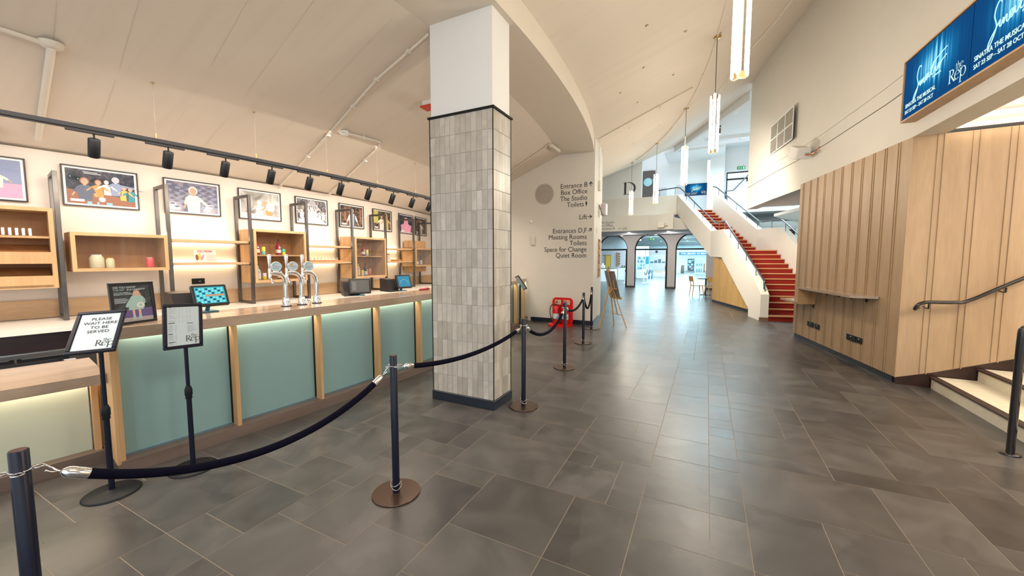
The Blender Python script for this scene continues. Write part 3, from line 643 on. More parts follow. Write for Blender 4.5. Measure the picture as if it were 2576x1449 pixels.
# back counter
bk = thing('back_counter', 'curved white-topped back counter under the shelving behind the bar', 'counter', P3(16.9, -3, 0))
mb = MB(); mb.arc(16.38, 17.42, -16, 15.5, .895, .935); mb.build('worktop', m_stone, bk)
mb = MB(); mb.arc(16.38, 17.36, -16, 15.5, .72, .894); mb.build('apron', fc(.018, .008, .01, .4), bk)
mb = MB(); mb.arc(16.38, 17.30, -16, 15.5, 0, .72); mb.build('steel_front', m_stain, bk)
def fridge(ta, tb, lab):
    t = thing('undercounter_fridge', lab, 'fridge', P3(17.3, (ta+tb)/2, 0), 0, 'undercounter fridges behind the bar')
    mb = MB(); mb.arc(17.301, 17.33, ta, tb, .08, .70, 2); mb.build('body', m_stain, t)
    mb = MB()
    for a, b in ((ta, (ta+tb)/2), ((ta+tb)/2, tb)):
        mb.arc(17.33, 17.36, a+.03, b-.03, .62, .66, 1); mb.arc(17.33, 17.36, a+.03, b-.03, .10, .14, 1); mb.arc(17.33, 17.36, a+.03, a+.12, .1, .66, 1); mb.arc(17.33, 17.36, b-.12, b-.03, .1, .66, 1)
    mb.build('door_frame', m_black, t)
    mb = MB(); mb.arc(17.335, 17.342, ta+.1, tb-.1, .14, .62, 2); mb.build('door_glass', m_glassc, t)
fridge(-15.2, -12.2, 'stainless undercounter fridge behind the low counter, farther from the till'); fridge(-12.1, -9.9, 'stainless undercounter fridge seen between low counter and sign frame')
# steel prep unit seen over the low counter
pu = thing('steel_prep_unit', 'stainless steel prep unit with black-edged opening behind the low counter', 'sink unit', P3(17.9, -11, 0))
mb = MB(); mb.arc(17.75, 18.14, -14.3, -9.9, 0, .68); mb.build('body', mat('brushed_steel', (.66, .66, .66), .35, metal=.5), pu)
mb = MB(); mb.arc(17.80, 17.83, -12.3, -10.15, .68, .705); mb.arc(17.83, 18.08, -12.3, -12.25, .68, .695, 1); mb.arc(17.83, 18.08, -10.2, -10.15, .68, .695, 1); mb.build('black_edge', m_black, pu)
# ------------------------------------------------------------------ shelving frames
def mkframe():
    t = thing('shelf_frame', '', 'shelf frame', P3(16.6, 0, .935), 0, 'raw steel frames behind the bar')
    w = .019
    for nm, R in (('front_post', 16.8), ('rear_post', 16.42)):
        mb = MB(); mb.box(R-16.6+CX+16.6-w, CY-w, .935, R-16.6+CX+16.6+w, CY+w, 2.515, .002); mb.build(nm, m_steelraw, t)
    for nm, z in (('top_bar', 2.477), ('bottom_bar', .935)):
        mb = MB(); mb.box(CX+16.42+w, CY-w, z, CX+16.8-w, CY+w, z+.038, .002); mb.build(nm, m_steelraw, t)
    return t
FT = [-9.76, -6.70, -3.53, -.56, 2.61, 5.71, 9.2, 12.5]
names = ['beside the near bread shelves', 'right of the long glass-fronted case', 'left of the first two-shelf cabinet', 'right of the first two-shelf cabinet', 'left of the second two-shelf cabinet', 'right of the second two-shelf cabinet', 'right of the small ice cream notice', 'farthest, just left of the tiled column']
f0 = None
for a, nm in zip(FT, names):
    lab = 'tall rectangular raw steel shelf frame, '+nm
    if f0 is None: f0 = mkframe(); f0.location = P3(16.6, a, .935); f0.rotation_euler = (0, 0, radians(a)); f0['label'] = lab
    else: dup(f0, P3(16.6, a, .935), radians(a), lab)
# cabinets: radial frame local (x out, y along +theta)
def LM(R, t, z): return Matrix.Translation(P3(R, t, z)) @ Matrix.Rotation(radians(t), 4, 'Z')
def cabinet(name, lab, ta, tb, z0, z1, shelves, glass=True, Rb=16.45, Rf=16.83, group=None, div=True):
    tm = (ta+tb)/2; W = radians(tb-ta)*16.83; M = LM(16.83, tm, z0); H = z1-z0; D = Rf-Rb
    t = thing(name, lab, 'cabinet', P3(16.83, tm, z0), radians(tm), group)
    mb = MB(); w = .035
    mb.box(-D, -W/2, 0, 0, W/2, w); mb.box(-D, -W/2, H-w, 0, W/2, H); mb.box(-D, -W/2, w, 0, -W/2+w, H-w); mb.box(-D, W/2-w, w, 0, W/2, H-w); mb.build('case', m_oak, t, M)
    mb = MB(); mb.box(-D, -W/2+w, w, -D+.012, W/2-w, H-w); mb.build('back', m_oakin, t, M)
    for z in shelves: mb = MB(); mb.box(-D+.012, -W/2+w, z-z0-.022, -.06, W/2-w, z-z0); mb.build('shelf', m_oak, t, M)
    if glass:
        mb = MB(); mb.box(-.03, -W/2+w, w, -.025, .02, H-w); mb.box(-.022, -.02, w, -.017, W/2-w, H-w); mb.build('sliding_glass', m_glassc, t, M)
    return t, M
cabinet('display_case', 'long low oak display case with glass front holding jars and cans', -9.52, -6.78, 1.455, 1.885, [], True)
cabinet('two_shelf_cabinet', 'larger oak two-shelf glass cabinet behind the beer taps', -3.44, -.70, 1.24, 2.027, [1.655])
cabinet('two_shelf_cabinet', 'second oak two-shelf glass cabinet with one red bottle on top shelf', 2.72, 5.60, 1.225, 2.008, [1.65])
cabinet('single_shelf_cabinet', 'small oak glass cabinet with dark back just left of the tiled column', 9.36, 12.4, 1.41, 1.845, [])
mb = MB(); mb.arc(16.40, 16.62, 10.0, 12.32, 1.86, 2.03, 2); tag(mb.build('oak_box', m_oak), 'plain oak box standing above the small cabinet beside the column', 'box')
mb = MB(); mb.arc(16.40, 16.62, 10.0, 12.32, 1.27, 1.40, 2); tag(mb.build('oak_box', m_oak), 'plain oak box hanging under the small cabinet beside the column', 'box')
# near left shelf unit
t, M = cabinet('bread_shelf_unit', 'tall oak shelf unit with slanted bread shelves at the far left edge', -12.9, -9.88, 1.29, 2.12, [1.83], False, Rf=16.86)
Wd = radians(3.02)*16.83
for z0, z1 in ((1.545, 1.665), (1.30, 1.42)):
    mb = MB(); mb.box(-.05, -Wd/2+.035, z0-1.29, 0, Wd/2-.035, z1-1.29); mb.build('front_rail', m_oak, t, M)
    mb = MB(); mb.faces([(-.36, -Wd/2+.04, z1-1.29+.08), (-.36, Wd/2-.04, z1-1.29+.08), (-.03, Wd/2-.04, z0-1.29+.02), (-.03, -Wd/2+.04, z0-1.29+.02)], [(0, 1, 2, 3)]); mb.build('slanted_shelf', m_oakin, t, M)
# open shelf pairs between frames
def openshelf(ta, tb, z, lab):
    t = thing('open_shelf', lab, 'shelf', P3(16.6, (ta+tb)/2, z), 0, 'open oak shelves between the frames')
    mb = MB(); mb.arc(16.40, 16.78, ta+.08, tb-.06, z, z+.033, 3); mb.build('board', m_oakh, t)
    mb = MB(); mb.arc(16.375, 16.392, ta+.15, tb-.12, z+.004, z+.018, 3); mb.build('light_strip', m_ledS, t)
    mb = MB()
    for a in (ta+.08, tb-.1): mb.arc(16.42, 16.8, a-.02, a+.02, z-.012, z, 1)
    mb.build('bracket', m_black, t)
openshelf(-6.70, -3.53, 1.815, 'upper open oak shelf above the ice cream notice'); openshelf(-6.70, -3.53, 1.512, 'lower open oak shelf carrying the ice cream notice')
openshelf(-.56, 2.61, 1.79, 'upper empty oak shelf between the two glass cabinets'); openshelf(-.56, 2.61, 1.507, 'lower oak shelf carrying the tray of small glasses')
openshelf(5.71, 9.2, 1.785, 'upper empty oak shelf left of the tiled column'); openshelf(5.71, 9.2, 1.505, 'lower oak shelf carrying the small pink notice')
mb = MB(); mb.arc(16.40, 16.42, -16, -6.8, 1.20, 1.21, 10); mb.build  # (no strip behind the cases)
# bottles, cans, jars
def at(R, tt, z): return Matrix.Translation(P3(R, tt, z)) @ Matrix.Rotation(radians(tt), 4, 'Z')
def bottle(tt, z, lab, col, capc, labc, h=.245, r=.037, R=16.66, group='bottles in the glass cabinets', sq=False, lz=(.12, .34)):
    t = thing('bottle', lab, 'bottle', P3(R, tt, z), radians(tt), group); M = at(R, tt, z)
    mb = MB(); mb.lathe([(r*.9, 0), (r, .006), (r, h*.52), (r*.9, h*.60), (r*.4, h*.68), (r*.33, h*.72), (r*.33, h*.88)], n=16 if not sq else 4, M=M); mb.build('glass_body', fc(*col, .12), t)
    mb = MB(); mb.lathe([(r*.40, h*.88), (r*.40, h)], n=14, M=M); mb.build('cap', fc(*capc, .4), t)
    mb = MB(); mb.lathe([(r*1.02, h*lz[0]), (r*1.02, h*lz[1])], n=16, M=M, caps=False); mb.build('label_band', fc(*labc), t)
    mb = MB(); mb.box(r*1.02, -r*.35, h*.40, r*1.04, r*.35, h*.50, M=M); mb.build('emblem', m_paper, t)
def can(tt, z, lab, c1, c2, h=.115, r=.027, R=16.67, group='cans in the glass cabinets'):
    t = thing('drink_can', lab, 'can', P3(R, tt, z), radians(tt), group); M = at(R, tt, z)
    mb = MB(); mb.lathe([(r*.85, 0), (r, .008), (r, h*.45)], n=16, M=M); mb.m = 1; mb.lathe([(r, h*.45), (r, h-.01), (r*.85, h)], n=16, M=M); mb.build('body', [fc(*c2, .3), fc(*c1, .3)], t)
    mb = MB(); mb.lathe([(r*.82, h), (r*.82, h+.003)], n=14, M=M); mb.build('lid', m_stain, t)
RED = (.30, .012, .03)
bottle(-3.02, 1.656, 'dark red gin bottle at the left end of the top shelf', RED, (.05, .01, .01), (.75, .68, .6))
can(-2.72, 1.656, 'yellow and green can beside the leftmost red bottle', (.85, .75, .08), (.2, .62, .45), h=.12)
bottle(-1.92, 1.656, 'dark red gin bottle in the middle of the first cabinet top shelf', RED, (.05, .01, .01), (.75, .68, .6))
can(-1.66, 1.656, 'green can beside the middle red bottle', (.1, .55, .28), (.75, .7, .1), h=.09)
bottle(-3.02, 1.276, 'clear gin bottle with white label, bottom left of first cabinet', (.45, .6, .58), (.03, .03, .03), (.8, .82, .82), lz=(.08, .5))
can(-2.72, 1.276, 'white and yellow can beside the clear gin bottle', (.82, .8, .75), (.85, .7, .02), h=.10)
bottle(-1.9, 1.276, 'brown spirit bottle with pale label behind the middle tap', (.09, .02, .012), (.02, .02, .02), (.7, .62, .48), h=.26, lz=(.06, .4))
can(-1.66, 1.276, 'purple and white can low behind the beer taps', (.55, .4, .75), (.35, .2, .6), h=.06)
can(3.0, 1.651, 'white and yellow can at the left of the second cabinet top shelf', (.85, .82, .78), (.9, .75, .03), h=.115)
bottle(4.0, 1.651, 'dark red gin bottle alone on the second cabinet top shelf', RED, (.1, .015, .02), (.75, .68, .6))
can(4.32, 1.651, 'yellow and green can right of the single red bottle', (.85, .78, .2), (.25, .62, .5), h=.12)
bottle(3.5, 1.262, 'clear bottle with cream label low in the second cabinet', (.55, .45, .3), (.03, .03, .03), (.75, .66, .45), h=.27, lz=(.05, .45))
can(3.85, 1.262, 'squat yellow-topped can low in the second cabinet', (.9, .75, .05), (.8, .78, .6), h=.105)
bottle(4.2, 1.262, 'dark bottle with black and white label low in the second cabinet', (.03, .012, .012), (.02, .02, .02), (.65, .65, .65), h=.25, lz=(.05, .35))
can(4.55, 1.262, 'coral red can at the right of the second cabinet', (.85, .25, .2), (.8, .12, .1), h=.13)
bottle(10.55, 1.446, 'tall dark bottle in the small cabinet near the column', (.05, .06, .06), (.02, .02, .02), (.75, .75, .75), h=.24, r=.032, lz=(.05, .35))
bottle(11.15, 1.446, 'short bottle with white label in the small cabinet near the column', (.06, .05, .05), (.02, .02, .02), (.75, .72, .68), h=.22, r=.032, lz=(.05, .5))
mb = MB(); mb.prism([(0, 0), (.05, 0), (.05, .16), (0, .16)], 0, .17); M_ = at(16.68, 9.95, 1.446)
mb = MB(); mb.faces([M_ @ Vector(v) for v in ((0, -.05, 0), (0, .06, 0), (-.04, .05, .18), (-.04, -.04, .18), (-.05, -.05, 0), (-.05, .06, 0))], [(0, 1, 2, 3), (4, 0, 3), (1, 5, 2), (5, 4, 3, 2), (0, 4, 5, 1)]); tag(mb.build('menu_card', fc(.6, .66, .72)), 'leaning pale menu card in the small cabinet near the column', 'card')
def jar(tt, z, lab, col, lidc, h, r):
    t = thing('sweet_jar', lab, 'jar', P3(16.66, tt, z), radians(tt), 'jars and tubs in the display case'); M = at(16.66, tt, z)
    mb = MB(); mb.lathe([(r*.9, 0), (r, .01), (r, h*.75), (r*.8, h*.9), (r*.6, h)], n=18, M=M); mb.build('body', fc(*col, .3), t)
    mb = MB(); mb.lathe([(r*.72, h*.93), (r*.72, h*1.02)], n=18, M=M); mb.build('lid', fc(*lidc, .4), t)
jar(-8.82, 1.49, 'big round pale jar in the glass-fronted display case', (.72, .66, .45), (.8, .8, .75), .15, .062)
jar(-8.45, 1.49, 'gold-lidded tin in the glass-fronted display case', (.72, .66, .42), (.75, .5, .1), .115, .038)
jar(-7.25, 1.49, 'pink striped tub in the glass-fronted display case', (.85, .12, .14), (.85, .5, .5), .12, .038)
# tray of glasses, white cup baskets
for k in range(9):
    tt = -.05+k*.24; M = at(16.62, tt, 1.541); mb = MB(); mb.lathe([(.02, 0), (.026, .004), (.031, .075)], n=14, M=M, caps=False); mb.lathe([(.0, .004), (.02, .004)], n=14, M=M, caps=False)
    tag(mb.build('tasting_glass', m_glass), 'small clear glass in the row on the lower shelf between cabinets', 'glass', 'small glasses on the tray')
mb = MB(); mb.arc(16.53, 16.72, -.35, 2.1, 1.541, 1.552, 2); mb.arc(16.53, 16.54, -.35, 2.1, 1.552, 1.575, 2); mb.arc(16.71, 16.72, -.35, 2.1, 1.552, 1.57, 2); o = mb.build('wooden_tray', m_oakin); tag(o, 'shallow wooden tray holding the row of small glasses', 'tray')
for k in range(15):
    tt = -12.45+k*.145; M = at(16.72, tt, 1.831); mb = MB(); mb.box(-.12, -.010, 0, .06, .010, .075, .003, M); tag(mb.build('carton', m_wht), 'narrow white carton in the row on the bread unit top shelf', 'carton', 'white cartons on the bread unit')
# ice cream notices (plain generic artwork)
def notice(tt, z, w, h, lab, title, big):
    M = at(16.70, tt, z) @ Matrix.Rotation(radians(-8), 4, 'Y'); F = M @ Matrix(((0, 0, 1, 0), (1, 0, 0, 0), (0, 1, 0, 0), (0, 0, 0, 1)))
    t = thing('ice_cream_notice', lab, 'notice', P3(16.70, tt, z), radians(tt))
    mb = MB(); mb.box(-w/2, 0, -.004, w/2, h, 0); mb.build('card', fc(.78, .52, .44), t, F)
    text('title', title, h*.22 if big else h*.17, F @ Matrix.Translation((0, h*.78, .001)), fc(.5, .03, .06), t, 'CENTER', .02, sx=.86 if big else .8)
    mb = MB()
    if big:
        mb.m = 0; mb.disc(-w*.25, h*.36, w*.22, h*.30, .001)
        mb.m = 1; mb.disc(-w*.25, h*.42, w*.085, h*.28, .002); mb.m = 2; mb.disc(-w*.37, h*.38, w*.07, h*.24, .0025); mb.m = 3; mb.disc(-w*.13, h*.38, w*.05, h*.24, .0025, rot=-.4)
    mb.m = 4
    for k in range(7 if big else 5):
        a = .06*w if big else -.36*w; mb.rect(a, h*(.62-.08*k), a+w*(.34+.06*((k*7) % 3)) if big else w*(.3+.03*(k % 2)), h*(.62-.08*k)+h*.018, .001)
    mb.build('artwork', [m_wht, fc(.9, .4, .05), fc(.18, .06, .04), fc(.75, .15, .35), m_grey], t, F)
notice(-5.32, 1.546, .255, .175, 'large pink ICE CREAM notice on the lower shelf near the first till', 'ICE CREAM', True)
notice(6.42, 1.54, .16, .17, 'small pink notice on the lower shelf left of the column', 'ICE CREAM', False)
mb = MB(); mb.arc(16.55, 16.7, 7.1, 8.0, 1.539, 1.575, 1); tag(mb.build('wooden_block', m_oakin), 'low brown wooden block right of the small pink notice', 'block')
ws = thing('wall_socket', 'black double power socket on the wall above the first till', 'socket', P3(16.35, -5.25, 1.24), radians(-5.25))
mb = MB(); mb.box(0, -.075, 0, .012, .075, .078, .003, at(16.352, -5.25, 1.24)); mb.build('faceplate', m_black, ws)
mb = MB(); mb.box(.012, .0, .03, .014, .03, .045, M=at(16.352, -5.25, 1.24)); mb.build('switch', m_grey, ws)
# ------------------------------------------------------------------ framed stage photographs
def photomat(name, c0, c1, c2, sc):
    m, n, l, b = newmat(name); b.inputs['Roughness'].default_value = .18
    tc = n.new('ShaderNodeTexCoord'); no = n.new('ShaderNodeTexNoise'); no.inputs['Scale'].default_value = sc; no.inputs['Detail'].default_value = 6; no.inputs['Distortion'].default_value = 1.5
    l.new(tc.outputs['Object'], no.inputs['Vector']); cr = n.new('ShaderNodeValToRGB'); e = cr.color_ramp.elements; e[0].position = .36; e[0].color = c0+(1,); e[1].position = .66; e[1].color = c2+(1,); q = e.new(.5); q.color = c1+(1,)
    l.new(no.outputs['Fac'], cr.inputs[0]); l.new(cr.outputs[0], b.inputs['Base Color']); return m
SK = (.62, .36, .24)
def fig(mb, x, y, h, skin, cloth, hair, arms=((-.3, -.25), (.3, -.25)), long=False, lean=0):
    # small printed figure: hair, head, neck, torso, arms
    z = .0012; r = h*.13; hx = x+lean
    mb.m = hair; mb.disc(hx, y+h*.86, r*1.18, r*1.3, z)
    if long: mb.poly([(hx-r*1.2, y+h*.86), (hx+r*1.2, y+h*.86), (hx+r*1.35, y+h*.45), (hx-r*1.35, y+h*.45)], z)
    mb.m = cloth; mb.poly([(x-h*.13, y+h*.68), (hx+h*.13, y+h*.68), (x+h*.24, y+h*.58), (x+h*.2, y), (x-h*.2, y), (x-h*.24, y+h*.58)], z+.0004)
    mb.m = skin; mb.disc(hx, y+h*.84, r*.85, r*1.08, z+.0008); mb.rect(hx-r*.35, y+h*.66, hx+r*.35, y+h*.78, z+.0006)
    for i, (ax, ay) in enumerate(arms):
        sx = x+(-1 if i == 0 else 1)*h*.2; mb.m = cloth; mb.pen([(sx, y+h*.58), (sx+ax*h*.6, y+h*(.58+ay*.6))], h*.10, h*.10, z+.001); mb.m = skin; mb.pen([(sx+ax*h*.6, y+h*(.58+ay*.6)), (sx+ax*h, y+h*(.58+ay))], h*.06, h*.06, z+.001)
def picture(tt, lab, bg, paint, mats, w=.64, h=.462):
    z = 2.205; M = LM(16.352, tt, z); F = M @ Matrix(((0, 0, 1, 0), (1, 0, 0, 0), (0, 1, 0, 0), (0, 0, 0, 1)))
    t = thing('framed_photograph', lab, 'picture', P3(16.352, tt, z), radians(tt), 'framed stage photographs above the bar')
    mb = MB(); f = .013
    mb.box(-w/2, 0, .008, w/2, f, .03, .002); mb.box(-w/2, h-f, .008, w/2, h, .03, .002); mb.box(-w/2, f, .008, -w/2+f, h-f, .03, .002); mb.box(w/2-f, f, .008, w/2, h-f, .03, .002); mb.build('frame', m_blk, t, F)
    mb = MB(); mb.box(-w/2+f, f, .008, w/2-f, h-f, .016); mb.build('mount', m_matbd, t, F)
    e = .034; mb = MB(); mb.m = 0; mb.rect(-w/2+e, e, w/2-e, h-e, .0165); Fp = F @ Matrix.Translation((0, 0, .0165)); pr_ = mb.build('print', [bg], t, F)
    mb = MB(); paint(mb, w/2-e, e, h-e); mb.build('printed_scene', mats, pr_, Fp)
    mb = MB(); mb.rect(-w/2+f, f, w/2-f, h-f, .0225); mb.build('glazing', m_glassc, t, F)
def cap(mb, m, hw, y0): mb.m = m; mb.rect(-hw+.025, y0+.022, -hw+.135, y0+.05, .004)
PM = [m_wht, fc(*SK), fc(.02, .02, .03), fc(.25, .3, .45), fc(.3, .1, .03), fc(.03, .25, .3), fc(.55, .55, .6), fc(.75, .3, .08), fc(.35, .55, .12), fc(.8, .35, .5), fc(.75, .7, .62), fc(.3, .12, .06), fc(.6, .45, .1), fc(.10, .12, .18), fc(.1, .75, .6), fc(.25, .5, .65)]
def pA(mb, hw, y0, y1):   # purple stage with pale figure
    mb.m = 9; mb.rect(-hw, y0, hw, y0+.15, .0006); mb.m = 3; mb.rect(.05, y0+.15, hw, y1, .0006); mb.m = 2; mb.rect(-hw, y0+.15, .05, y1, .0006); fig(mb, .12, y0+.1, .2, 1, 10, 2)
def pB(mb, hw, y0, y1):   # crowded cabaret
    mb.m = 11; mb.poly([(-hw, y0), (hw, y0), (hw, y0+.09), (-hw, y0+.16)], .0005)
    fig(mb, -.14, y0+.04, .26, 1, 13, 11, ((-.2, -.4), (.15, -.4))); fig(mb, -.03, y0+.09, .2, 1, 7, 4); fig(mb, .04, y0+.12, .18, 10, 10, 2); fig(mb, .12, y0+.12, .22, 6, 3, 6, ((-.1, -.2), (.9, -.15))); fig(mb, .19, y0+.07, .18, 1, 12, 4, ((-.1, -.2), (.3, -.3)))
    fig(mb, .245, y0+.06, .18, 1, 5, 2); mb.m = 15
    for a, b in ((-.13, .04), (-.05, .02), (.03, .05)): mb.rect(a, y0, a+b, y0+.03, .003)
    for a, b in ((-.25, .3), (-.19, .28), (-.12, .26), (.27, .18)): mb.m = 14; mb.disc(a, y0+b, .006, z=.003)
    mb.m = 0; mb.rect(-.15, y1-.03, -.03, y1-.024, .003); mb.rect(-.14, y1-.045, .0, y1-.039, .003); cap(mb, 0, hw, y0)
def pC(mb, hw, y0, y1):   # speaker in front of empty seats
    for r in range(9):
        for c in range(9): mb.m = 13 if (r+c) % 2 else 3; x = -hw+.012+c*.062+(r % 2)*.02; y = y0+.05+r*.036; mb.rect(x, y, min(hw, x+.042), min(y1, y+.022), .0005)
    fig(mb, .0, y0, .34, 1, 10, 10, ((-.12, -.45), (.45, -.5))); cap(mb, 0, hw, y0)
def pD(mb, hw, y0, y1):   # two figures in smoke
    fig(mb, -.02, y0+.05, .22, 10, 10, 6, ((-.3, -.3), (.2, -.3))); fig(mb, .13, y0+.05, .21, 1, 7, 7, ((-.5, -.3), (-.3, -.35)), lean=-.05); mb.m = 10; mb.poly([(-hw, y0), (hw, y0), (hw, y0+.03), (-hw, y0+.07)], .003); cap(mb, 0, hw, y0)
def pE(mb, hw, y0, y1):   # chorus under stage arch
    for k, r in enumerate((.25, .19, .13)): mb.m = 10 if k == 1 else 11; mb.pen([(r*1.1*cos(radians(a)), y0+.12+r*sin(radians(a))) for a in range(0, 181, 12)], .008, .008, .0006)
    mb.m = 6
    for k in range(-3, 4): mb.poly([(k*.01, y1-.01), (k*.01+.008, y1-.01), (k*.05+.03, y0+.22), (k*.05, y0+.22)], .0008)
    mb.m = 0; mb.poly([(-hw, y0), (hw, y0), (.12, y0+.1), (-.12, y0+.1)], .001)
    for x, h in ((-.2, .15), (-.06, .16), (0, .2), (.07, .15), (.15, .12), (.23, .14)): fig(mb, x, y0+.06, h, 10, 0, 10, ((-.4, .4), (.4, .4)))
    cap(mb, 0, hw, y0)
def pF(mb, hw, y0, y1):   # man in white shirt and waistcoat
    for x in (-.2, -.08, .2): mb.m = 11; mb.rect(x, y0+.1, x+.06, y1-.03, .0006)
    fig(mb, .01, y0, .36, 1, 0, 2, ((-.25, -.5), (.25, -.5))); mb.m = 13; mb.poly([(.04, y0), (.10, y0), (.08, y0+.22), (.05, y0+.24)], .003); cap(mb, 0, hw, y0)
def pG(mb, hw, y0, y1):   # two women by a yellow curtain
    mb.m = 8; mb.rect(-hw, y0+.13, -.14, y1, .0006); mb.m = 12; mb.rect(-hw, y0+.13, -.2, y1, .0008); fig(mb, -.03, y0, .33, 1, 10, 2, long=True); fig(mb, .12, y0, .36, 1, 12, 12, long=True); cap(mb, 0, hw, y0)
def pH(mb, hw, y0, y1):   # figure in huge pink robe
    mb.m = 9; mb.poly([(-.2, y0), (.2, y0), (.24, y0+.16), (.1, y0+.2), (.06, y1-.05), (-.06, y1-.05), (-.1, y0+.2), (-.24, y0+.16)], .001); mb.m = 1; mb.disc(0, y1-.12, .03, .04, .0016); mb.m = 0; mb.disc(-.16, y0+.02, .07, .03, .002)
def pI(mb, hw, y0, y1):   # head and shoulders in school tie
    fig(mb, -.02, y0-.0, .34, 1, 10, 4); mb.m = 7; mb.poly([(-.02, y0), (.02, y0), (0, y0+.22)], .003); mb.m = 13; mb.poly([(-.1, y0), (-.03, y0), (-.05, y0+.2)], .003); cap(mb, 0, hw, y0)
D_ = photomat('print_dark_stage', (.012, .012, .02), (.03, .04, .07), (.12, .10, .12), 9)
D2 = photomat('print_grey_seats', (.14, .14, .2), (.24, .22, .28), (.36, .3, .3), 7)
D3 = photomat('print_pale_smoke', (.2, .19, .17), (.4, .38, .35), (.6, .56, .52), 4)
D4 = photomat('print_stage_arch', (.03, .03, .05), (.14, .14, .16), (.45, .42, .35), 14)
D5 = photomat('print_brown_room', (.025, .018, .015), (.10, .07, .05), (.22, .16, .12), 12)
PT = [-11.46, -8.36, -5.26, -2.19, .93, 4.10, 7.30, 10.55, 13.2]
pics = [('framed photo with purple and pink stage, cut by the left edge', D_, pA), ('framed photo of a crowded stage scene with a bald man at left', D_, pB), ('framed photo of a person in pale jumper before rows of empty seats', D2, pC), ('framed photo of a person in orange jacket bending in pale smoke', D3, pD),
        ('framed photo of white-clad dancers under stage arches', D4, pE), ('framed photo of a man in white shirt and dark waistcoat', D5, pF), ('framed photo of two long-haired women by a yellow curtain', D5, pG), ('framed photo of a figure in a big pink robe', D_, pH), ('framed photo of a young person in tie, beside the column', D5, pI)]
for tt, (lab, bg, fn) in zip(PT, pics): picture(tt, lab, bg, fn, PM)
# ------------------------------------------------------------------ track lighting
tr = thing('lighting_track', 'long curved black lighting track hung on wires over the bar', 'light track', P3(18, 0, 2.73))
mb = MB(); mb.arc(17.983, 18.017, -12, 15, 2.735, 2.77, 30); mb.arc(17.99, 18.01, -12, 14, 2.722, 2.735, 30); mb.build('rail', m_black, tr)
for a in (-7.9, -5.05, -2.15, .72, 3.73, 6.8, 9.8):
    mb = MB(); z = ceil_rt(18, a); mb.tube([P3(18, a, 2.78), P3(18, a, z)], .0011, 6); mb.build('wire', fc(.18, .16, .14), tr)
    mb = MB(); mb.lathe([(.006, 0), (.008, .02), (.006, .05)], P3(18, a, 2.77), 10); mb.lathe([(.01, 0), (.014, .012)], P3(18, a, z-.012), 10); mb.build('wire_fixing', m_brass, tr)
def spot(tt, lab, first=None):
    L = P3(18, tt, 2.6)
    if first: return dup(first, L, radians(tt), lab)
    t = thing('track_spotlight', lab, 'spotlight', L, radians(tt), 'black spotlights on the track')
    M = Matrix.Translation(L) @ Matrix.Rotation(radians(tt), 4, 'Z')
    mb = MB(); mb.box(-.016, -.17, .105, .016, .13, .122, .002, M); mb.build('adaptor', m_black, t)
    mb = MB(); mb.tube([M @ Vector(p) for p in ((0, 0, .105), (0, 0, .075), (-.01, 0, .055))], .007, 8); mb.build('stem', m_black, t)
    A_ = M @ Matrix.Translation((0, 0, .06)) @ Matrix.Rotation(radians(26), 4, 'Y')
    mb = MB(); mb.lathe([(.036, .005), (.041, 0), (.041, -.155), (.038, -.162), (.034, -.155)], n=24, M=A_); mb.build('barrel', m_black, t)
    mb = MB(); mb.lathe([(.0, -.150), (.033, -.150)], n=20, M=A_, caps=False); mb.build('lens', m_dl, t)
    return t
SP = [(-9.25, 'leftmost of the black track spotlights'), (-7.62, 'black track spotlight second from the left'), (-6.05, 'black track spotlight third from the left'), (-4.5, 'black track spotlight fourth from the left'), (-2.95, 'black track spotlight fifth from the left'), (-1.42, 'black track spotlight sixth from the left'), (.2, 'black track spotlight seventh from the left'), (1.86, 'black track spotlight eighth from the left'), (3.51, 'black track spotlight ninth from the left'), (5.2, 'last black track spotlight half hidden by the tiled column')]
s0 = None
for a, lab in SP:
    if s0 is None: s0 = spot(a, lab)
    else: spot(a, lab, s0)
    ll = bpy.data.lights.new('track_spot_beam', 'SPOT'); ll.energy = 12; ll.color = (1, .87, .72); ll.spot_size = radians(58); ll.spot_blend = .6; ll.shadow_soft_size = .03
    lo = bpy.data.objects.new('track_spot_beam', ll); COL.objects.link(lo); p_ = Vector(P3(17.9, a, 2.46)); lo.location = p_
    lo.rotation_euler = (Vector(P3(16.36, a, 2.0))-p_).to_track_quat('-Z', 'Y').to_euler()
